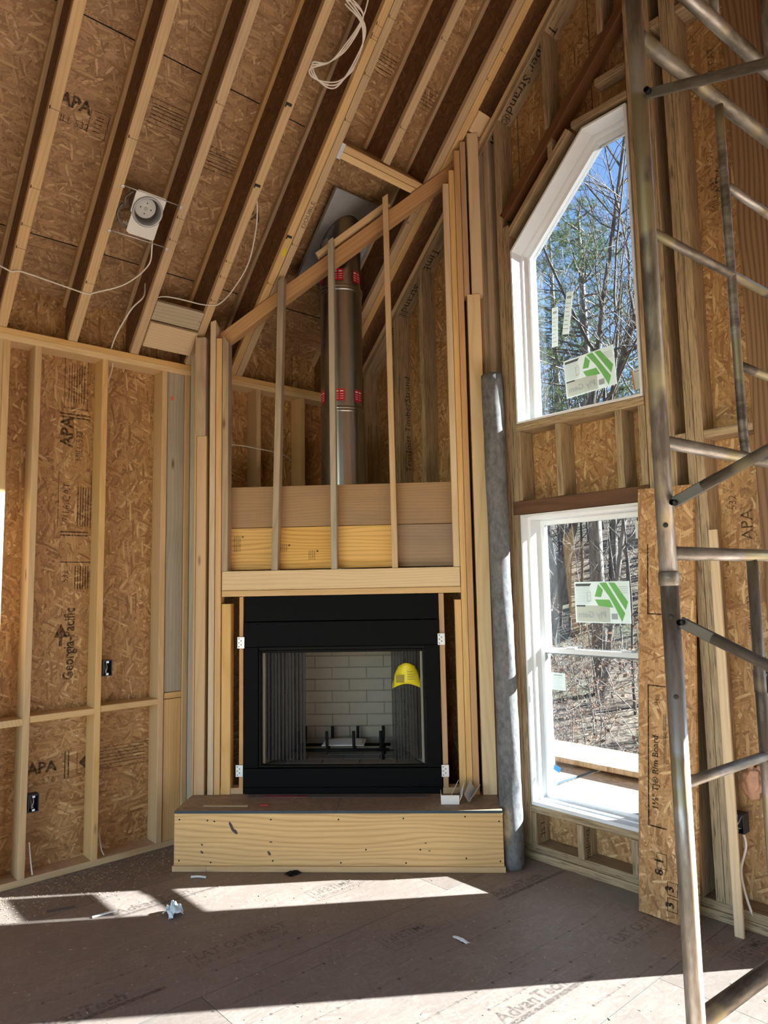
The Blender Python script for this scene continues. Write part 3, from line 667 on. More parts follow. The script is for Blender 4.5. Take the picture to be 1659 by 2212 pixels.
# ------------------------------------------------------------------ chimney breast framing
fr = empty('chimney_breast_frame', tuple(tdz(.09, 1.03, .327)), label='lumber framing of the corner chimney breast around the fireplace', cat='framing')
zB = .328; DF = (.996, 1.08)
SL = S       # z per t along the slope
def ztop(t, d=1.04): return (t + d) * S + 2.985
def fst(name, t, z, mat='pine', d=DF, slope=True, **k):
    return fb(name, t, d, z, mat, fr, **k)
# left cluster
fst('stud', (-.836, -.822), (zB, 3.20), 'fir'); fst('stud', (-.820, -.757), (zB, 2.539), 'pine'); fst('stud', (-.831, -.765), (2.541, 3.19), 'pine_aged')
fst('stud', (-.737, -.701), (zB, 3.285), 'pine_pale', hi=(S * .6, 0, 0)); fst('stud', (-.697, -.660), (zB, 3.18), 'pine'); 
fst('stud', (-.656, -.617), (1.677, 3.175), 'pine_aged', hi=(-.9, -.9, 0))
fst('trimmer', (-.655, -.597), (zB, 1.472), 'pine', d=(1.0, 1.075)); fst('trimmer', (-.545, -.519), (zB + .037, 1.514), 'fir', d=(.99, 1.07))
# right cluster
fst('trimmer', (.692, .724), (zB + .037, 1.514), 'fir', d=(.99, 1.07)); fst('trimmer', (.789, .829), (zB, 1.474), 'pine', d=(1.0, 1.075))
fst('stud', (.790, .829), (1.677, 4.16), 'pine_pale'); fst('stud', (.831, .866), (zB, 4.25), 'pine'); fst('stud', (.868, .906), (zB, 4.385), 'fir')
fst('stud', (.908, .943), (3.395, 4.44), 'fir', d=(1.0, 1.085)); fst('stud', (.925, 1.008), (zB, 3.400), 'pine_pale', d=(.996, 1.09)); fst('stud', (.957, 1.028), (3.402, 4.50), 'pine_pale')
fst('stud', (1.032, 1.068), (zB, 4.50), 'pine_aged', d=(.93, 1.03))
# cripple studs
for (t, w_, zt_, m, bend) in ((-.322, .040, 3.565, 'pine_aged', -.03), (.052, .037, 3.82, 'pine_grey', .0), (.430, .036, 4.10, 'pine', .01)):
    zc = (1.677 + zt_) / 2
    a = tdz(t + (-.0 if bend else 0), 1.038, 1.677); b = tdz(t - bend * 1.6, 1.038, zt_)
    o = stick('cripple_stud', a, b, .084, w_, TA[1], m, fr, hi=(.7 * S, .7 * S, 0))
# header, lower strip and planks behind the cripples
fb('header', (-.652, .827), DF, (1.556, 1.675), 'pine_pale', fr); fb('header_strip', (-.652, .829), (.99, 1.082), (1.517, 1.554), 'pine', fr)
fb('plank', (-.705, .86), (.956, .992), (1.953, 2.216), 'plank_brown', fr)
fb('plank', (-.705, -.318), (.957, .992), (1.684, 1.950), 'plank_yellow', fr); fb('plank', (-.305, .052), (.957, .992), (1.684, 1.950), 'plank_yellow', fr)
fb('plank', (.054, .436), (.957, .992), (1.684, 1.950), 'plank_yellow', fr); fb('plank', (.438, .86), (.957, .992), (1.684, 1.950), 'plank_brown', fr)
# sloped top plate following the roof
UP = (TA[0] * 1 + V((0, 0, S))).normalized(); UN = (V((0, 0, 1)) - UP * UP.z).normalized()
def sl(t, d, dz): return tdz(t, d, (t + d) * S + dz)
stick('sloped_plate', sl(-.83, .955, 3.015), sl(1.04, .955, 3.015), .084, .076, UN, 'fir', fr)
stick('sloped_plate_cap', sl(-.05, .975, 3.10), sl(.43, .975, 3.10), .034, .06, UN, 'pine_pale', fr)
fb('sole_plate', (-.66, -.52), (.99, 1.07), (zB, zB + .036), 'pine', fr); fb('sole_plate', (.69, .79), (.99, 1.07), (zB, zB + .036), 'pine', fr)
fb('end_stud', (-.90, -.862), (.93, .967), (.0, 3.16), 'pine_grey', fr)
for t0, zz, ww in ((-.60, 1.90, .10), (-.12, 1.80, .06), (.03 - .33, 1.84, .04)): marks('grade_stamp', [rect(0, ww, k * .012, k * .012 + .004) for k in range(4)] + [rect(.0, .012, .05, .062)], tdz(t0, .992, zz), (0, 0, -1), TA[0], 'stamp_ink', fr)

# ------------------------------------------------------------------ prefabricated fireplace
fp = empty('fireplace', tuple(tdz(.085, .8, .33)), label='black steel prefabricated fireplace insert with mesh curtains', cat='fireplace')
f0, f1 = -.511, .686
body = fb('cabinet_back', (f0 + .01, f1 - .01), (.36, .372), (.33, 1.51), 'black_metal', fp)
for a, b in ((f0 + .005, f0 + .012), (f1 - .012, f1 - .005)): fb('cabinet_side', (a, b), (.374, 1.06), (.33, 1.51), 'black_metal', fp)
fb('cabinet_top', (f0 + .013, f1 - .013), (.374, 1.05), (1.498, 1.508), 'galvanised', fp)
fb('upper_panel', (f0 + .006, f1 - .006), (1.055, 1.080), (1.361, 1.514), 'black_metal', fp); fb('louver_panel', (f0, f1), (1.055, 1.086), (1.206, 1.357), 'black_metal', fp)
fb('lower_panel', (f0 - .004, f1 - .002), (1.055, 1.084), (.372, .482), 'black_metal', fp); fb('base_rail', (f0, f1 - .004), (1.045, 1.072), (.329, .369), 'black_metal', fp)
fb('face_side', (f0 - .002, -.424), (1.055, 1.080), (.485, 1.203), 'black_metal', fp); fb('face_side', (.600, f1 - .002), (1.055, 1.080), (.485, 1.203), 'black_metal', fp)
fb('opening_frame', (-.421, .597), (1.045, 1.072), (1.184, 1.203), 'black_iron', fp); fb('opening_frame', (-.421, .597), (1.04, 1.072), (.485, .496), 'black_iron', fp)
fb('opening_frame', (-.421, -.411), (1.045, 1.074), (.498, 1.182), 'black_iron', fp); fb('opening_frame', (.587, .597), (1.045, 1.074), (.498, 1.182), 'black_iron', fp)
fb('smoke_shield', (-.405, .58), (.98, 1.04), (1.165, 1.18), 'black_iron', fp)
for a, b, s_ in ((-.409, -.393, -1), (.569, .585, 1)): fb('refractory_edge', (a, b), (.985, 1.03), (.50, 1.165), 'firebrick', fp)
# refractory back, sides and floor, each of single bricks on a mortar bed
bk = fb('back_panel', (-.27, .44), (.535, .555), (.47, 1.26), 'mortar', fp)
rh, rw_ = .078, .235
for r_ in range(10):
    z0 = .478 + r_ * rh
    t = -.268 - (rw_ / 2 if r_ % 2 else 0)
    while t < .435:
        a, b = max(t, -.266), min(t + rw_ - .006, .436)
        if b - a > .02: fb('brick', (a, b), (.553, .562 + random.random() * .003), (z0, z0 + rh - .006), 'firebrick', bk, ch=.003)
        t += rw_
for s_, (tb, tf) in ((-1, (-.268, -.405)), (1, (.438, .582))):
    a, b = tdz(tb, .565, 0), tdz(tf, 1.0, 0); X = (b - a).normalized(); L = (b - a).length; inn = V((-X.y, X.x, 0)) if s_ > 0 else V((X.y, -X.x, 0))
    if inn.dot(TA[0]) * s_ > 0: inn = -inn
    sp_ = slab('side_panel', (a + b) / 2 + V((0, 0, .85)) - inn * .014, (X, inn, AX[2]), (L, .02, .74), 'mortar', fp)
    for r_ in range(9):
        z0 = .486 + r_ * rh; q = -(rw_ / 2 if r_ % 2 else 0)
        while q < L - .02:
            c0, c1 = max(q, .004), min(q + rw_ - .006, L - .004)
            if c1 - c0 > .02: slab('brick', a + X * (c0 + c1) / 2 + V((0, 0, z0 + rh / 2)) , (X, inn, AX[2]), (c1 - c0, .012, rh - .006), 'firebrick', sp_, ch=.003)
            q += rw_
fl_ = fb('floor_panel', (-.41, .585), (.56, 1.03), (.44, .462), 'mortar', fp)
for r_ in range(4):
    d0 = 1.028 - r_ * .112; t = -.408 - (.12 if r_ % 2 else 0)
    while t < .58:
        a, b = max(t, -.406), min(t + .229, .582)
        if b - a > .02: fb('brick', (a, b), (d0 - .106, d0), (.461, .472), 'firebrick', fl_, ch=.003)
        t += .235
fb('firebox_roof', (-.40, .575), (.56, .975), (1.262, 1.274), 'black_iron', fp)
# mesh curtains
def curtain(t0, t1, n):
    vs, fs = [], []; m = 90; L = t1 - t0
    for i in range(m + 1):
        f = i / m; dd = .010 * math.sin(f * n * 2 * math.pi) + .004 * math.sin(f * n * 4.7 + 1)
        for z in (0, .655): vs.append(V((f * L, dd * (1.0 + .3 * (z == 0)), z)))
    for i in range(m): fs.append((2 * i, 2 * i + 2, 2 * i + 3, 2 * i + 1))
    return mk('mesh_curtain', vs, fs, 'chain_mesh', fp, basis(tdz(t0, 1.0, .512), TA[0], -TA[1], TA[2]), smooth=True)
curtain(-.388, -.145, 11); curtain(.39, .565, 9)
pipe('curtain_rod', [tdz(-.40, 1.0, 1.172), tdz(.58, 1.0, 1.172)], .005, 'black_iron', fp)
# log grate
gr = empty('log_grate', tuple(tdz(.07, .78, .473)), label='black iron log grate inside the fireplace', cat='grate')
for t in (-.21, -.03, .14, .31):
    pipe('grate_bar', spline([tdz(t, .62, .64), tdz(t, .63, .56), tdz(t, .68, .545), tdz(t, .82, .545), tdz(t, .88, .56), tdz(t, .895, .66)], 5), .010, 'black_iron', gr, seg=6)
for d in (.68, .83): pipe('cross_bar', [tdz(-.26, d, .532), tdz(.36, d, .532)], .010, 'black_iron', gr, seg=6)
for t in (-.22, .32):
    for d in (.68, .83): pipe('leg', [tdz(t, d, .473), tdz(t, d, .53)], .010, 'black_iron', gr, seg=6)
def sheet(name, o, X, Y, w_, h_, mat, f, parent=None, nx=10, ny=6, **k):
    X, Y = V(X).normalized(), V(Y).normalized(); Z = X.cross(Y); vs, fs = [], []; th = .0012
    for s_ in (0, 1):
        for j in range(ny + 1):
            for i in range(nx + 1): vs.append(V((i / nx * w_, j / ny * h_, f(i / nx, j / ny) + s_ * th)))
    n = (nx + 1) * (ny + 1)
    for j in range(ny):
        for i in range(nx):
            a = j * (nx + 1) + i; q = (a, a + 1, a + nx + 2, a + nx + 1); fs += [q[::-1], tuple(v + n for v in q)]
    rim = [i for i in range(nx + 1)] + [j * (nx + 1) + nx for j in range(1, ny + 1)] + [ny * (nx + 1) + i for i in range(nx - 1, -1, -1)] + [j * (nx + 1) for j in range(ny - 1, 0, -1)]
    for a, b in zip(rim, rim[1:] + rim[:1]): fs.append((a, b, b + n, a + n))
    return mk(name, vs, fs, mat, parent, basis(V(o), X, Y, Z), smooth=True, **k)
sheet('instruction_booklet', tdz(-.07, .86, .557), TA[0], -TA[1], .27, .19, 'paper', lambda u, v: .006 + .012 * math.sin(u * 3.1) * v, label='white folded papers lying on the log grate', cat='papers')
tagm = sheet('hang_tag', tdz(.395, 1.004, .945), TA[0], TA[2], .180, .135, 'yellow_tag', lambda u, v: .045 * math.sin(u * math.pi) , label='bright yellow warning tag hanging on the fireplace mesh curtain', cat='tag')
for v in tagm.data.vertices:
    u = v.co.x / .18; q = v.co.y / .135; v.co.x = .09 + (u - .5) * .18 * (1 - .42 * q ** 2); v.co.y += .035 * math.sin(u * math.pi) * (1 - .3 * q) - .01
marks('printed_block', [rect(.025, .075, .032, .078), rect(.095, .150, .05, .054), rect(.095, .150, .065, .069), rect(.095, .145, .08, .084), rect(.095, .140, .095, .099)], tdz(.395, 1.052, .945), TA[0], TA[2], 'tag_ink', tagm)
pipe('tag_string', [tdz(.478, 1.01, 1.085), tdz(.478, 1.006, 1.105), tdz(.478, 1.0, 1.12)], .002, 'black_iron', tagm, seg=5)
# nailing flanges
for t0, z0 in ((-.552, 1.20), (.680, 1.205), (-.560, .435), (.683, .432)):
    f_ = fb('nailing_flange', (t0, t0 + .044), (1.082 + (.006 if t0 > 0 else 0), 1.088 + (.006 if t0 > 0 else 0)), (z0, z0 + .068), 'bracket_metal', fp, ch=.001)
    for k in range(5): lathe('flange_hole', [(0, .0006), (.0035, .0005)], tdz(t0 + .010 + .014 * (k % 2), 1.0945 if t0 > 0 else 1.0885, z0 + .01 + .012 * k), 'dark_void', f_, seg=8, axis=TA[1])

# ------------------------------------------------------------------ flue
fcx = tdz(.075, .72, 0)
fu = empty('flue_pipe', (fcx.x, fcx.y, 1.51), label='tall stainless steel flue pipe rising behind the chimney breast studs', cat='pipe')
R_ = .1445
def flue(name, z0, z1, r, mat='steel'): return lathe(name, [(r, z0), (r, z1)], (fcx.x, fcx.y, 0), mat, fu, seg=48)
flue('pipe_section', 1.51, 2.755, R_ + .003); flue('pipe_section', 2.755, 3.60, R_); flue('pipe_section', 3.60, 4.16, R_ - .003)
for z in (2.755, 3.60):
    lathe('joint_band', [(R_, z - .03), (R_ + .006, z - .026), (R_ + .006, z - .012), (R_ + .003, z - .008), (R_ + .006, z - .004), (R_ + .006, z + .008), (R_, z + .012)], (fcx.x, fcx.y, 0), 'steel', fu, seg=48)
def wrap(z0, z1, a0, a1, mat, name, par, r):
    vs, fs = [], []; n = 10
    for i in range(n + 1):
        a = a0 + (a1 - a0) * i / n
        for z in (z0, z1): vs.append(V((r * math.cos(a), r * math.sin(a), z)))
    for i in range(n): fs.append((2 * i, 2 * i + 2, 2 * i + 3, 2 * i + 1))
    return mk(name, vs, fs, mat, par, Matrix.Translation((fcx.x, fcx.y, 0)), smooth=True)
am = math.atan2(CAMPOS.y - fcx.y, CAMPOS.x - fcx.x)
for z0 in (2.80, 3.635):
    for c in (-1.15, -.12, .85, 1.6):
        lb = wrap(z0, z0 + .082, am + c - .24, am + c + .24, 'red_label', 'red_label', fu, R_ + .0025)
        for q in (.015, .03, .045, .062):
            for e in (-.2, .03): wrap(z0 + q, z0 + q + (.008 if q > .06 else .003), am + c + e, am + c + e + .15, 'ink_white', 'fine_print', lb, R_ + .0032)
wrap(3.78, 3.95, am - 1.1, am - .6, 'sticker_white', 'maker_label', fu, R_ + .001)
fpN = N
plate = empty('firestop_plate', tuple(rp(.57, -.455, 3.40)), label='grey galvanised support plate under the roof around the flue', cat='plate')
hole = []
A_ = [(-.68, .335), (-.235, .335), (-.235, .80), (-.68, .80)]
vs, fs = [], []; n = 40
for i in range(n):
    a = 2 * math.pi * i / n; c_, s_ = math.cos(a), math.sin(a)
    px_, py_ = fcx.x + R_ * 1.02 * c_, fcx.y + R_ * 1.02 * s_
    k = min(abs((.80 if c_ > 0 else .335) - fcx.x) / max(abs(c_), 1e-6), abs((-.235 if s_ > 0 else -.68) - fcx.y) / max(abs(s_), 1e-6))
    ox, oy = fcx.x + k * c_, fcx.y + k * s_
    for dz in (0, .004): vs += [rp(px_, py_, 3.40 + dz), rp(ox, oy, 3.40 + dz)]
for i in range(n):
    a, b = 4 * i, 4 * ((i + 1) % n); fs += [(a, b, b + 1, a + 1), (a + 2, a + 3, b + 3, b + 2), (a + 1, b + 1, b + 3, a + 3), (a, a + 2, b + 2, b)]
mk('plate_sheet', vs, fs, 'galvanised', plate)
for (xa, ya, xb, yb) in ((.335, -.68, .80, -.68), (.335, -.235, .80, -.235), (.335, -.68, .335, -.235), (.80, -.68, .80, -.235)):
    stick('plate_lip', rp(xa, ya, 3.40) - N * .012, rp(xb, yb, 3.40) - N * .012, .03, .004, N, 'galvanised', plate)

# ------------------------------------------------------------------ ceiling light housing
lt = empty('recessed_light_housing', tuple(rp(.59, -1.87, 3.10)), label='white recessed light housing on hanger bars between two roof joists', cat='light')
def L3(x, y, h=0): return rp(x, y, K0) + N * h
cc = L3(.612, -1.865, .03); vs, fs = [], []
for i in range(48):
    a = 2 * math.pi * i / 48; c_, s_ = math.cos(a), math.sin(a)
    k = min((.100 if c_ > 0 else .150) / max(abs(c_), 1e-6), (.083 if s_ > 0 else (.090 if c_ > -.3 else .080)) / max(abs(s_), 1e-6))
    for dz in (0, .004): vs += [V((s_ * .074, c_ * .074, dz)), V((s_ * k, c_ * k, dz))]
for i in range(48):
    a, b = 4 * i, 4 * ((i + 1) % 48); fs += [(a, b, b + 1, a + 1), (a + 2, a + 3, b + 3, b + 2), (a + 1, b + 1, b + 3, a + 3), (a, a + 2, b + 2, b)]
p_ = mk('mounting_plate', vs, fs, 'white_metal', lt, basis(cc, V((0, 1, 0)), U, V((0, 1, 0)).cross(U)))
cc = L3(.612, -1.865, .03)
lathe('can', [(.072, .12), (.074, 0), (.082, -.006), (.085, -.014), (.079, -.017), (.074, -.012), (.071, .0), (.070, .118)], cc, 'galvanised', lt, seg=36, axis=N)
sk = lathe('socket_plate', [(0, 0), (.012, 0), (.013, -.004), (.014, 0), (.056, 0), (.060, .012), (.061, .05)], cc + N * .020 + U * .008 - YY * .006, 'white_metal', lt, seg=28, axis=N)
lathe('socket_hole', [(0, -.001), (.013, -.001)], cc + N * .018 + U * .008 - YY * .006, 'sticker_grey', sk, seg=16, axis=N)
for a in range(4): 
    q = a * math.pi / 2; lathe('keyhole', [(0, -.001), (.004, -.001)], cc + N * .018 + U * (.008 + .03 * math.sin(q)) + YY * (-.006 + .03 * math.cos(q)), 'dark_void', sk, seg=8, axis=N)
for x in (.678, .497):
    hb = pipe('hanger_bar', [L3(x, -2.032, .020), L3(x, -1.712, .020)], .003, 'bracket_metal', lt, seg=6)
    for y in (-2.04, -1.704): lathe('end_clip', [(.004, -.002), (.009, -.003), (.010, 0), (.009, .003), (.004, .002)], L3(x, y, -.003), 'bracket_metal', hb, seg=12, axis=N)
for y, x in ((-1.935, .575), (-1.79, .60), (-1.79, .535), (-1.90, .508), (-1.84, .508), (-1.92, .66), (-1.80, .665), (-1.86, .676)):
    panel('slot', L3(x, y, .0295), (0, 1, 0), U, rect(-.006, .006, -.005, .005), -.0008, 'dark_void', p_)
text('HALO', L3(.535, -1.895, .0295), (0, -1, 0), U, .03, 'sticker_grey', p_, name='embossed_lettering', mirror=True)
pipe('flex_conduit', spline([L3(.665, -1.955, .06), L3(.63, -1.985, .07), L3(.60, -1.98, .06), L3(.60, -2.0, .05), L3(.565, -2.01, .05), L3(.535, -1.985, .04), L3(.525, -1.945, .04)]), .006, 'wire_grey', lt, seg=8)

# ------------------------------------------------------------------ cables
def cable(pts, label, r=.0045, group=None): return pipe('electrical_cable', spline(pts, 8), r, 'white_wire', None, seg=6, label=label, cat='cable')
cable([L3(.24, -2.56, .06), L3(.235, -2.47, -.006), L3(.243, -2.41, -.004), L3(.225, -2.19, .01), L3(.222, -2.06, -.006), L3(.235, -2.02, -.004), L3(.30, -1.86, .02), L3(.40, -1.765, .03), L3(.48, -1.775, .04), L3(.52, -1.79, .05)], 'white cable looping from the ceiling light housing across the joists')
cable([L3(.29, -1.70, .15), L3(.255, -1.72, .06), L3(.20, -1.775, .03), L3(.11, -1.81, .02), V((.02, -1.82, 3.12)), V((-.03, -1.82, 3.07))], 'white cable dropping from a joist to the top plate on the left')
cable([L3(.26, -1.67, .05), L3(.284, -1.60, .045), L3(.292, -1.49, .042), L3(.293, -1.37, .045), L3(.315, -1.325, -.006), L3(.33, -1.27, .0), L3(.40, -1.21, .02), L3(.54, -1.17, .03), L3(.70, -1.21, .03), L3(.80, -1.27, .02), L3(.83, -1.30, .04)], 'white cable running over the grey block and up beside a joist')
coil = []
for k in range(3):
    o_ = .012 * k
    coil += [L3(1.60 + o_, -1.20, .05), L3(1.57, -1.06 + o_, .04), L3(1.46, -1.00 - o_, .03), L3(1.36 - o_, -1.07, .03), L3(1.325, -1.20 + o_, .04), L3(1.345 + o_, -1.262, .03), L3(1.40, -1.17, .03), L3(1.48, -1.09 - o_, .04), L3(1.60, -1.07, .05)]
cable(coil + [L3(1.75, -1.10, .07), L3(1.9, -1.12, .08)], 'white cable coil hanging between two roof joists at the top')
cable([V((-.05, -1.80, 2.995)), V((-.052, -1.808, 2.93)), V((-.04, -1.842, 2.80)), V((-.045, -1.842, 2.5))], 'white cable end coming through the top plate onto a stud')
cable([V((-.06, -1.22, 2.50)), V((-.02, -1.0, 2.56)), V((.01, -.75, 2.55)), V((.0, -.55, 2.53)), V((-.05, -.45, 2.50))], 'thin white cable strung across the studs inside the chimney breast', .004)
cable([V((-.03, -2.205, .21)), V((-.02, -2.198, .12)), V((-.01, -2.19, .042))], 'short white cable end hanging down by the leftmost stud', .004)
cable([V((-.04, -1.825, .16)), V((-.025, -1.815, .08)), V((-.02, -1.80, .043))], 'short white cable end at the foot of the second stud', .004)
cable([V((2.845, .03, .42)), V((2.86, .02, .36)), V((2.835, .01, .25)), V((2.85, .005, .15)), V((2.875, .01, .06))], 'grey-white cable drooping below the junction box on the right', .006)

# ------------------------------------------------------------------ outlet boxes
def outlet(c, X, N_, label, w_=.055, h_=.092, dep=.06):
    c, X, N_ = V(c), V(X), V(N_); e = empty('outlet_box', tuple(c), label=label, cat='outlet box')
    ax = (X, N_, AX[2])
    slab('box_back', c - N_ * dep, ax, (w_, .004, h_), 'box_plastic', e)
    for s_ in (-1, 1):
        slab('box_side', c + X * s_ * (w_ / 2 - .002) - N_ * dep / 2, ax, (.004, dep, h_), 'box_plastic', e)
        slab('box_end', c + AX[2] * s_ * (h_ / 2 - .002) - N_ * dep / 2, ax, (w_ - .009, dep, .004), 'box_plastic', e)
        slab('screw_tab', c + AX[2] * s_ * (h_ / 2 - .011) - N_ * .004, ax, (.014, .006, .012), 'bracket_metal', e, ch=.001)
    for k in range(2): pipe('wire', spline([c - N_ * .05 + X * (.01 - .02 * k) + AX[2] * .03, c - N_ * .02 + X * (.004 - .01 * k), c - N_ * .012 - X * .006 - AX[2] * (.02 + .008 * k), c - N_ * .03 + X * .008 - AX[2] * .028]), .0022, ('white_wire', 'copper')[k], e, seg=5)
outlet((.004, -1.812, 1.112), (0, 1, 0), (1, 0, 0), 'dark outlet box on the middle stud above the blocking')
outlet((.004, -2.198, .420), (0, 1, 0), (1, 0, 0), 'dark outlet box low on the leftmost stud')
outlet((2.835, -.010, .460), (1, 0, 0), (0, -1, 0), 'dark outlet box low on the gable wall above a drooping cable', .066, .085)
outlet((2.985, -.002, 1.105), (1, 0, 0), (0, -1, 0), 'dark outlet box at the right edge behind the scaffold', .066, .10)

# ------------------------------------------------------------------ things leaning on or lying by the gable wall
def roll():
    a, b = V((1.672, -.166, .0)), V((1.568, -.078, 2.845)); vs, fs = [], []; n, seg = 60, 40
    ax = (b - a); L = ax.length; ax.normalize(); p = ax.orthogonal().normalized(); q = ax.cross(p)
    for i in range(n + 1):
        f = i / n; c = a + (b - a) * f
        for j in range(seg):
            g = 2 * math.pi * j / seg; r = .062 + .0025 * math.sin(g * 2 + f * 9) + .0015 * math.sin(g * 5 + f * 31) + .0012 * math.sin(f * 140 + g) * (.5 + .5 * math.sin(f * 17))
            vs.append((p * math.cos(g) + q * math.sin(g)) * r + ax * (f * L))
    for i in range(n):
        for j in range(seg): fs.append((i * seg + j, i * seg + (j + 1) % seg, (i + 1) * seg + (j + 1) % seg, (i + 1) * seg + j))
    fs.append(tuple(range(seg - 1, -1, -1))); fs.append(tuple(n * seg + j for j in range(seg)))
    o = mk('fabric_roll', vs, fs, 'grey_fabric', None, Matrix.Translation(a), smooth=True, label='tall roll of grey landscape fabric leaning beside the hearth', cat='roll')
    sv = []
    for i in range(120):
        g = i * .26; r = .006 + .053 * i / 120; sv.append(b + ax * .001 + (p * math.cos(g) + q * math.sin(g)) * r)
    pipe('rolled_edge', sv, .0012, 'dark_void', o, seg=4)
roll()
rb0 = V((2.562, -.158, 0)); rb1 = V((2.606, -.022, 2.03)); rX = (rb1 - rb0).normalized()
rim = stick('rim_board', rb0, rb1, .282, .026, V((1, .03, -.02)), 'osb', label='strand board rim plank leaning on the gable wall beside the window', cat='board')
RM = WM[rim]; Xr = V(RM.col[0][:3]); Yr = V(RM.col[1][:3]); Zr = V(RM.col[2][:3])
sgn = -1 if Zr.y > 0 else 1
fo = lambda l, w__: rb0 + Xr * l + Yr * w__ * (1 if Yr.x > 0 else -1) + Zr * sgn * .0132
Ytx = (Yr if Yr.x > 0 else -Yr)
text('1⅛" TJ® Rim Board', fo(.48, -.04), Xr, -Ytx, .042, 'ink_black', rim, bold=.0006)
text('SFI', fo(.96, -.035), Xr, -Ytx, .03, 'ink_black', rim); marks('fine_print', lines(.70, .93, [.0, .008], .003), rb0 + Zr * sgn * .0132, Xr, -Ytx, 'ink_black', rim)
for l, w__, s_ in ((.13, .03, '3'), (.06, .03, '3'), (.24, -.02, '1'), (.19, -.02, '8'), (1.94, .0, '3')):
    text(s_, fo(l, w__), Xr, -Ytx, .055, 'ink_black', rim, bold=.002)
mo = rb0 + Zr * sgn * .0132
marks('printed_box', [rect(.40, 1.06, .085, .091), rect(.40, .406, -.0, .085), rect(1.054, 1.06, 0, .085), rect(1.40, 1.75, .085, .091), rect(1.40, 1.406, .0, .085)] + framebox(.115, -.05, .175, -.0, .003) + framebox(.045, -.05, .105, .0, .003) + framebox(.22, .0, .29, .05, .003), mo, Xr, -Ytx, 'ink_black', rim)
stick('wood_strip', (2.85, -.085, 0), (2.822, -.012, 1.80), .040, .018, V((1, 0, 0)), 'pine_pale', label='narrow pale wood strip leaning on the gable wall studs', cat='strip')
tufts = []
me = bmesh.new(); bmesh.ops.create_icosphere(me, subdivisions=4, radius=1)
for v in me.verts:
    p = v.co.copy(); k = 1 + .30 * noise.noise(p * 2.1) + .16 * noise.noise(p * 6) + .07 * noise.noise(p * 15)
    v.co = V((p.x * .048 * k, p.y * .030 * k, p.z * .075 * k))
ms = bpy.data.meshes.new('insulation_tuft'); me.to_mesh(ms); me.free(); ms.materials.append(MATS['pink_wool']); ms.polygons.foreach_set('use_smooth', [True] * len(ms.polygons))
io = bpy.data.objects.new('insulation_tuft', ms); COL.objects.link(io); place(io, Matrix.Translation((2.885, .09, .63))); tag(io, 'tuft of pink insulation on the gable wall behind the wood strip', 'insulation')
panel('metal_sheet', (2.13, -.158, .0005), (1, .0, 0), (-.02, 1, 0), [(0, 0), (.29, -.005), (.24, .150), (.0, .152)], .0015, 'sheet_metal', label='thin grey metal sheet lying flat on the floor by the gable wall', cat='sheet')
bx('window_stick', (1.66, 1.70), (.01, .03), (.09, .11), 'pine', wr)

# ------------------------------------------------------------------ scaffold
sP = V((3.489, -1.821, 0)); sD = V((math.cos(math.radians(85.6)), math.sin(math.radians(85.6)), 0)); sN = V((sD.y, -sD.x, 0))
sc = empty('scaffold', tuple(sP), label='weathered steel tube scaffold frame in the right foreground', cat='scaffold')
def sp(s_, z): return sP + sD * s_ + AX[2] * z
RT = .0205
pipe('post', [sp(0, .0), sp(0, 1.58)], RT, 'scaffold_tube', sc, seg=20); pipe('post', [sp(0, 1.581), sp(0, 3.6)], RT, 'scaffold_tube', sc, seg=20)
pipe('post', [sp(1.42, 0), sp(1.42, 1.58)], RT, 'scaffold_tube', sc, seg=16); pipe('post', [sp(1.42, 1.581), sp(1.42, 3.6)], RT, 'scaffold_tube', sc, seg=16)
lathe('base_plate', [(0, .006), (.05, .006), (.05, 0), (0, 0)], sp(0, 0), 'scaffold_tube', sc, seg=20); lathe('base_plate', [(0, .006), (.05, .006), (.05, 0), (0, 0)], sp(1.42, 0), 'scaffold_tube', sc, seg=20)
lathe('coupler', [(RT, 0), (.0235, .002), (.0235, .03), (RT, .034)], sp(0, 1.55), 'scaffold_tube', sc, seg=20)
for z in (.597, 2.938, 3.19): pipe('ledger_tube', [sp(.018, z), sp(1.40, z)], .0205, 'scaffold_tube', sc, seg=16)
for z in (1.892, 1.626): pipe('ledger_tube', [sp(.018, z), sp(1.40, z)], .0165, 'scaffold_tube', sc, seg=16)
pipe('rung', [sp(.018, 1.103), sp(.395, 1.103)], .0125, 'scaffold_tube', sc, seg=12); pipe('rung', [sp(.018, 2.42), sp(.85, 2.408)], .0125, 'scaffold_tube', sc, seg=12)
for z in (2.682, 2.153): pipe('rung', [sp(.425, z), sp(.85, z - .012)], .0125, 'scaffold_tube', sc, seg=12)
pipe('inner_upright', spline([sp(.411, 2.922), sp(.412, 2.5), sp(.413, 2.02), sp(.417, 1.93), sp(.422, 1.906)], 6), .0125, 'scaffold_tube', sc, seg=12)
pipe('inner_upright', [sp(.862, 2.922), sp(.862, 1.905)], .0125, 'scaffold_tube', sc, seg=12)
pipe('inner_upright', [sp(.41, 1.61), sp(.40, .612)], .0145, 'scaffold_tube', sc, seg=12); pipe('inner_upright', [sp(.78, 3.2), sp(.78, 3.6)], .015, 'scaffold_tube', sc, seg=12)
pipe('inner_upright', [sp(.43, 3.205), sp(.43, 3.6)], .0125, 'scaffold_tube', sc, seg=12)
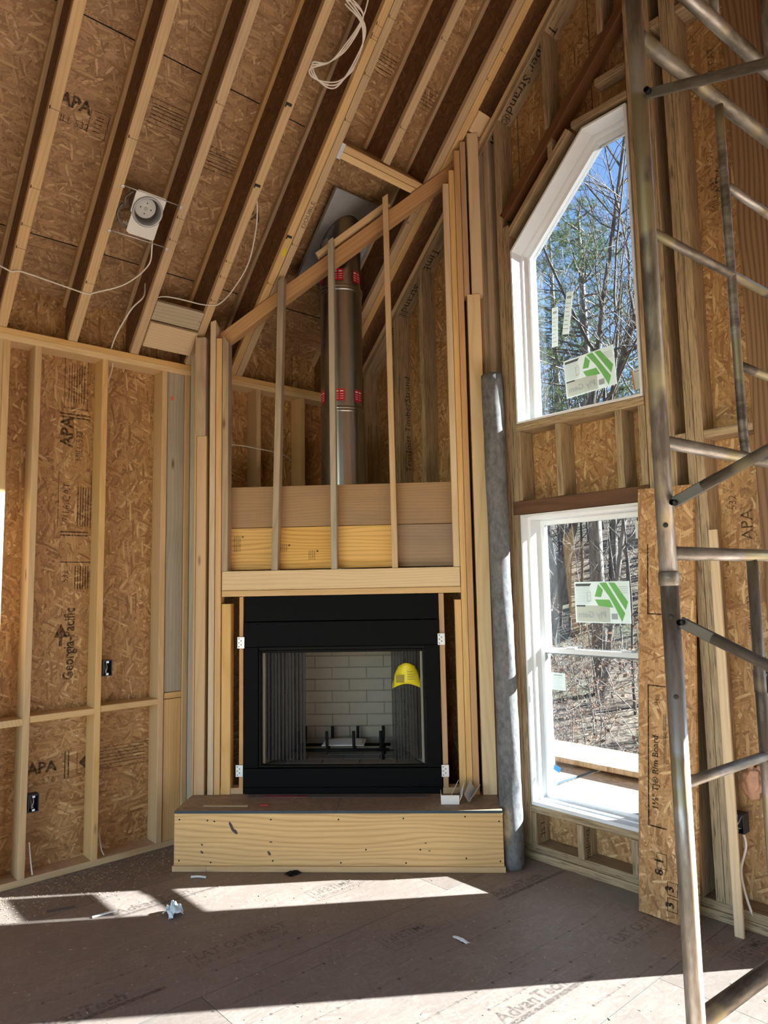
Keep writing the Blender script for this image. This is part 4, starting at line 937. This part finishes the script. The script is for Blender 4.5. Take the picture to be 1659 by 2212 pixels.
for (z0, x1, z1) in ((2.766, 1.20, 2.405), (1.742, 1.20, 2.25), (1.467, 1.20, .91)):
    a = sP + V((.022, 0, z0)); b = sP + V((x1, 0, z1)); m = a + (b - a) * .06
    br = pipe('cross_brace', [m, b], .0125, 'scaffold_tube', sc, seg=12)
    stick('brace_end', a, m + (b - a) * .03, .026, .008, V((0, 0, 1)), 'tube_dark', br)
    lathe('stud_lock', [(.007, -.02), (.007, .02), (0, .021)], a + V((.006, 0, 0)), 'black_iron', sc, seg=10, axis=(0, 1, 0))
for z in (1.30, 1.69, 1.48): lathe('pin_hole', [(0, .0), (.006, 0), (.006, -.002)], sP + V((0, 0, z)) + (CAMPOS - sP).normalized().cross(V((0, 0, 0))) + V((CAMPOS.x - sP.x, CAMPOS.y - sP.y, 0)).normalized() * .0207, 'dark_void', sc, seg=10, axis=V((CAMPOS.x - sP.x, CAMPOS.y - sP.y, 0)))

# ------------------------------------------------------------------ scraps
def crumple(name, c, sz, mat, seed, **k):
    rg = random.Random(seed); vs, fs = [], []; n = 9
    for j in range(n):
        for i in range(n):
            u, v = i / (n - 1) - .5, j / (n - 1) - .5
            vs.append(V((u * sz[0] + rg.uniform(-.1, .1) * sz[0], v * sz[1] + rg.uniform(-.1, .1) * sz[1], sz[2] * max(0.02, (1 - 2.4 * (u * u + v * v)) * rg.uniform(.35, 1)))))
    for j in range(n - 1):
        for i in range(n - 1): a = j * n + i; fs.append((a, a + 1, a + n + 1, a + n))
    return mk(name, vs, fs, mat, None, Matrix.Translation(V(c)), **k)
crumple('paper_scrap', (.885, -1.80, .002), (.085, .075, .075), 'paper_blue', 3, label='crumpled pale blue paper scrap on the edge of the sunlit floor', cat='scrap')
crumple('paper_scrap', (2.02, -.985, .001), (.09, .022, .01), 'paper', 5, label='small white torn strip on the shaded floor', cat='scrap')
bxs = empty('torn_carton', tuple(tdz(.76, 1.22, .328)), label='torn grey-white cardboard carton on the hearth top at the right', cat='carton')
fb('carton_side', (.672, .775), (1.275, 1.278), (.328, .378), 'paper', bxs); fb('carton_side', (.672, .675), (1.18, 1.274), (.328, .382), 'paper', bxs); fb('carton_floor', (.676, .775), (1.18, 1.274), (.3275, .330), 'paper', bxs)
for a, b, c_, t_ in (((.78, 1.27, .35), (.80, 1.18, .40), .075, (.3, .2, .8)), ((.82, 1.24, .345), (.86, 1.14, .40), .07, (-.4, .3, .7)), ((.85, 1.22, .35), (.89, 1.14, .385), .06, (.5, .1, .6)), ((.73, 1.23, .36), (.77, 1.15, .41), .06, (.2, .5, .6))):
    stick('carton_flap', tdz(*a), tdz(*b), c_, .003, TA[0] * t_[0] + TA[1] * t_[1] + AX[2] * t_[2], 'bracket_metal' if a[0] > .8 else 'paper', bxs)
fb('wood_shim', (-.685, -.43), (1.29, 1.315), (.328, .334), 'pine_aged', None, label='thin wood shim lying on the left of the hearth top', cat='shim')
fb('pencil_stub', (-.362, -.312), (1.294, 1.306), (.328, .338), 'red_plastic', None, label='short red stub lying on the hearth top', cat='scrap')
fb('card_strip', (-.375, -.115), (1.10, 1.13), (.328, .3305), 'red_card', None, label='flat dark red card strip under the fireplace base', cat='card')
fb('metal_flashing', (-.47, .60), (1.088, 1.135), (.3275, .3285), 'sheet_metal', None, label='flat grey metal flashing strip along the foot of the fireplace', cat='flashing')
pipe('cable_offcut', spline([(.54, -1.535, .006), (.565, -1.505, .007), (.605, -1.478, .006)]), .006, 'paper', None, seg=6, label='short white cable offcut on the floor before the hearth', cat='offcut')
crumple('debris_lump', (.885, -1.10, .001), (.06, .075, .018), 'black_iron', 8, label='small black scrap on the floor before the hearth', cat='scrap')
stick('wood_sliver', (.42, -2.24, .004), (.46, -2.12, .004), .008, .005, (1, 0, 0), 'twig', label='dark wood sliver on the floor near the left wall', cat='sliver')
stick('wood_sliver', (.645, -2.10, .004), (.655, -1.995, .005), .014, .006, (1, 0, 0), 'paper', label='pale wood sliver on the sunlit floor strip', cat='sliver')
# sawdust and chips
vs, fs = [], []; rg = random.Random(11)
for k in range(2600):
    if k < 1500: x, y = abs(rg.gauss(0, .22)) + .005, rg.uniform(-2.9, -1.3)
    elif k < 2000: x, y = rg.uniform(-.12, -.01), rg.uniform(-2.9, -1.5)
    else: x, y = rg.uniform(.1, 3.2), rg.uniform(-3.0, -.1)
    z = T + .001 if x < 0 else .0012
    if (x - y) * S > .98 and (x - y) * S < 1.40 and -.85 < (x + y) * S < 1.02: continue
    a = rg.uniform(0, 6.3); l = rg.uniform(.002, .009); w_ = rg.uniform(.0012, .003); c_, s_ = math.cos(a), math.sin(a)
    b = len(vs); vs += [V((x + c_ * l - s_ * w_, y + s_ * l + c_ * w_, z)), V((x - c_ * l - s_ * w_, y - s_ * l + c_ * w_, z + .002)), V((x - c_ * l + s_ * w_, y - s_ * l - c_ * w_, z)), V((x + c_ * l + s_ * w_, y + s_ * l - c_ * w_, z + .001))]; fs.append((b, b + 1, b + 2, b + 3))
mk('sawdust', vs, fs, 'sawdust', None, label='scattered sawdust and wood chips on the subfloor', cat='sawdust', kind='stuff')
# writing and marks on the joists
text('DOUBLE', rp(.775, -.915, K0) - N * .0003, U, V((0, -1, 0)), .042, 'pencil', ce, sx=1.1)
marks('yellow_mark', [[(0, 0), (.045, .004), (.05, .03), (.01, .034), (-.006, .015)]], rp(.63, -.966, K0) - N * .0003, U, V((0, -1, 0)), 'yellow_spray', ce)
marks('orange_mark', [[(0, 0), (.02, .01), (.012, .028), (-.006, .024)]], (-.011, -1.43, 2.80), (0, 1, 0), (0, 0, 1), 'orange_spray', wl)

# ------------------------------------------------------------------ outdoors
gd = empty('ground', (0, 10, -1), label='leaf-covered woodland ground rising beyond the windows', cat='ground', kind='structure')
def gz(x, y): 
    d = max(0, y - 4); return -1.3 + .20 * min(d, 8) ** 1.0 * .55 + max(0, d - 8) * .26 + .25 * noise.noise(V((x * .2, y * .2, 0)))
vs, fs = [], []; n = 60
for j in range(n + 1):
    for i in range(n + 1):
        x, y = -50 + 100 * i / n, -12 + 80 * j / n; vs.append(V((x, y, gz(x, y) if y > .5 else -1.3)))
for j in range(n):
    for i in range(n): a = j * (n + 1) + i; fs.append((a, a + 1, a + n + 2, a + n + 1))
mk('ground_surface', vs, fs, 'leaf_litter', gd, smooth=True)
# deck outside the window, sheets and planks on it
dk = empty('outdoor_deck', (1, 1.2, 0), label='sunlit strand board deck outside the lower window', cat='deck')
panel('deck_sheet', (-1.2, .20, -.025), (1, 0, 0), (0, 1, 0), rect(0, 2.05, 0, 2.3), .018, 'osb_deck', dk, edge='edge_seal'); panel('deck_sheet', (.88, .20, -.035), (1, 0, 0), (0, 1, 0), rect(0, 1.6, 0, 2.3), .018, 'osb_deck', dk, edge='tape_blue')
for x in (-1.1, .2, 1.5, 2.42): bx('deck_joist', (x, x + .04), (.2, 2.45), (-.28, -.04), 'pine', dk)
for x in (-1.1, 2.38): bx('deck_post', (x, x + .09), (2.3, 2.39), (-1.4, -.281), 'pine', dk)
for i in range(2): stick('stacked_plank', (-1.0, 2.12 + .02 * i, .02 + .041 * i - .005), (2.6, 2.10 + .03 * i, .02 + .041 * i - .005), .26 + .3 * i, .039, (0, 1, 0), ('pine_pale', 'osb_deck')[i], label=('lower', 'upper')[i] + ' pale plank of the pair lying on the outdoor deck', cat='plank')
# trees
def branchy(rg, h, r, spread, depth, droop=0.0, lean=(0, 0), first=.25, nseg=9, kids=7):
    vs, fs = [], []
    def add(pts, rad, seg):
        a, b = tubev(pts, 0, seg, rr=rad); o_ = len(vs); vs.extend(a); fs.extend([tuple(i + o_ for i in f) for f in b])
    def grow(p, d, L, r_, lvl):
        m = nseg if lvl == 0 else (6 if lvl == 1 else 4); pts, rad = [p], [r_]; q = p; dd = d.normalized()
        for i in range(m):
            j = (.05, .16, .22, .28)[min(lvl, 3)]
            dd = (dd + V((rg.uniform(-j, j), rg.uniform(-j, j), rg.uniform(-j, j) + (.06 if lvl else .02) - droop * (lvl > 0)))).normalized()
            q = q + dd * (L / m); pts.append(q); rad.append(max(.004, r_ * (1 - .78 * (i + 1) / m)))
        add(pts, rad, (9, 5, 4, 3)[min(lvl, 3)])
        if lvl >= depth: return
        nk = (kids * 2, kids, 5, 4)[min(lvl, 3)]
        for k in range(nk):
            f = rg.uniform(first if lvl == 0 else .2, .98); i = min(int(f * m), m - 1); b = pts[i].lerp(pts[i + 1], f * m - i)
            t = (pts[i + 1] - pts[i]).normalized(); s_ = t.orthogonal().normalized(); s_.rotate(Matrix.Rotation(rg.uniform(0, 6.28), 3, t))
            nd = (t * (1 - spread) + s_ * spread * 1.2).normalized()
            grow(b, nd, L * rg.uniform(.28, .5) * (1.15 - .6 * f if lvl == 0 else 1), rad[i] * rg.uniform(.4, .6), lvl + 1)
    grow(V((0, 0, -.3)), V((lean[0], lean[1], 1)), h, r, 0); return vs, fs
protos = []
for i, (h, r, sp_, dp, kd) in enumerate(((14, .14, .55, 3, 7), (12, .09, .5, 2, 7), (16, .18, .6, 3, 8), (10, .06, .5, 2, 6), (8, .035, .45, 2, 6))):
    rg = random.Random(100 + i); a, b = branchy(rg, h, r, sp_, dp, lean=(rg.uniform(-.06, .06), rg.uniform(-.06, .06)), first=.2, kids=kd)
    me_ = bpy.data.meshes.new('bare_tree'); me_.from_pydata([tuple(v) for v in a], [], b); me_.update(); me_.materials.append(MATS[('bark_grey', 'bark_dark')[i % 2]]); protos.append(me_)
def tree(m, x, y, rz, s_=1.0, label='slender bare tree in the woods beyond the windows', group='bare trees in the woods'):
    o = bpy.data.objects.new('bare_tree', protos[m]); COL.objects.link(o)
    place(o, Matrix.Translation((x, y, gz(x, y))) @ Matrix.Rotation(rz, 4, 'Z') @ Matrix.Scale(s_, 4)); return tag(o, label, 'tree', group)
rg = random.Random(42)
# view wedge through the windows runs from (1.7, .1) towards (-.5, .85)
for k in range(150):
    d = 7.0 + 34 * (k / 150) ** .9; lat = rg.uniform(-.5, .5) * (d + 3)
    x, y = 1.6 - .53 * d + .85 * lat, .85 * d + .53 * lat
    if y < 5 or x > .70 * y - 6.5: continue
    if d < 17: tree(rg.choice((3, 4, 4)), x, y, rg.uniform(0, 6.3), rg.uniform(.45, .72))
    else: tree(rg.choice((0, 1, 1, 2, 3)), x, y, rg.uniform(0, 6.3), rg.uniform(.65, 1.0))
def lone(x, y, h, r, lean, seed, label, mat, spread=.5, kids=7):
    a, b = branchy(random.Random(seed), h, r, spread, 3, lean=lean, first=.3, kids=kids)
    return mk('bare_tree', a, b, mat, None, Matrix.Translation((x, y, gz(x, y))), label=label, cat='tree')
lone(-4.3, 8.0, 12.0, .085, (.36, -.02), 21, 'bare leaning tree with long limbs reaching across the upper window', 'bark_dark')
lone(-2.2, 9.5, 11.0, .07, (.10, .05), 33, 'bare tree with ascending branches right of the pine', 'bark_grey', .5, 9)
lone(-5.6, 9.3, 14.0, .10, (.48, -.08), 51, 'tall bare tree leaning right behind the pine crown', 'bark_dark', .5, 9)
lone(-3.4, 9.0, 10.0, .06, (.12, .02), 22, 'thin upright bare tree in front of the pine', 'bark_grey', .45, 6)
# pine
def pine(x, y, h, label, seed):
    rg = random.Random(seed); e = empty('pine_tree', (x, y, gz(x, y)), label=label, cat='tree')
    tv, tf = tubev([(0, 0, -.3), (.05, 0, h * .4), (.0, .05, h * .75), (.02, 0, h)], 0, 9, rr=[.17, .13, .08, .02])
    bv, bf, nv, nf = [], [], [], []
    for k in range(70):
        f = .40 + .59 * k / 70; z = h * f; a = rg.uniform(0, 6.28); L = (1 - f) * 4.2 + .5; L *= rg.uniform(.7, 1.1)
        pts = [V((0, 0, z))]; d = V((math.cos(a), math.sin(a), .15))
        for i in range(5): d = (d + V((rg.uniform(-.15, .15), rg.uniform(-.15, .15), rg.uniform(-.08, .12)))).normalized(); pts.append(pts[-1] + d * L / 5)
        p_, q_ = tubev(pts, 0, 4, rr=[.03, .024, .018, .013, .009, .005]); o_ = len(bv); bv += p_; bf += [tuple(i + o_ for i in g) for g in q_]
        for i in range(22):
            g = rg.uniform(.25, 1) * 5; ii = min(int(g), 4); c = pts[ii].lerp(pts[ii + 1], g - ii) + V((rg.gauss(0, .16), rg.gauss(0, .16), rg.gauss(.03, .1)))
            for m in range(13):
                dd = V((rg.gauss(0, 1), rg.gauss(0, 1), rg.gauss(.25, .8))).normalized(); s_ = dd.orthogonal().normalized() * .006; l = rg.uniform(.09, .17)
                o_ = len(nv); nv += [c - s_, c + s_, c + dd * l]; nf.append((o_, o_ + 1, o_ + 2))
    M = WM[e]; mk('trunk', tv, tf, 'bark_grey', e, M, smooth=True); mk('limbs', bv, bf, 'bark_grey', e, M, smooth=True); mk('needle_foliage', nv, nf, 'needles', e, M, kind='stuff')
pine(-3.75, 9.6, 10.4, 'green pine tree behind the upper gable window', 5); pine(-9.5, 17, 14, 'distant pine tree deep in the woods', 6)
# leafy brown shrubs
sv = []
def shrub(seed):
    rg = random.Random(seed); a, b = branchy(rg, 2.2, .014, .6, 2, first=.1, kids=6); me1 = bpy.data.meshes.new('stems'); me1.from_pydata([tuple(v) for v in a], [], b); me1.materials.append(MATS['bark_grey'])
    vs, fs = [], []
    for k in range(240):
        c = V(rg.choice(a)) + V((rg.gauss(0, .05), rg.gauss(0, .05), rg.gauss(0, .05)));
        if c.z < .3: continue
        u = V((rg.gauss(0, 1), rg.gauss(0, 1), rg.gauss(0, 1))).normalized(); w_ = u.orthogonal().normalized(); l = rg.uniform(.02, .04)
        o_ = len(vs); vs += [c - u * l, c + w_ * l * .5, c + u * l, c - w_ * l * .5]; fs.append((o_, o_ + 1, o_ + 2, o_ + 3))
    me2 = bpy.data.meshes.new('leaves'); me2.from_pydata([tuple(v) for v in vs], [], fs); me2.materials.append(MATS['dry_leaf']); return me1, me2
sh = [shrub(i) for i in (1, 2, 3)]
rg = random.Random(77)
for k in range(46):
    d = 4.2 + 13 * k / 46; lat = rg.uniform(-.5, .5) * (d + 2); x, y = 1.6 - .53 * d + .85 * lat, .85 * d + .53 * lat
    if y < 3.6: continue
    m1, m2 = sh[k % 3]; e = empty('dry_shrub', (x, y, gz(x, y)), label='twiggy shrub with dry brown leaves in the woods', cat='shrub', group='dry shrubs in the woods')
    M = WM[e] @ Matrix.Rotation(rg.uniform(0, 6.3), 4, 'Z') @ Matrix.Scale(rg.uniform(.8, 1.3), 4)
    for nm, m_ in (('stems', m1), ('leaves', m2)):
        o = bpy.data.objects.new(nm, m_); COL.objects.link(o); place(o, M, e)
        if nm == 'leaves': o['kind'] = 'stuff'
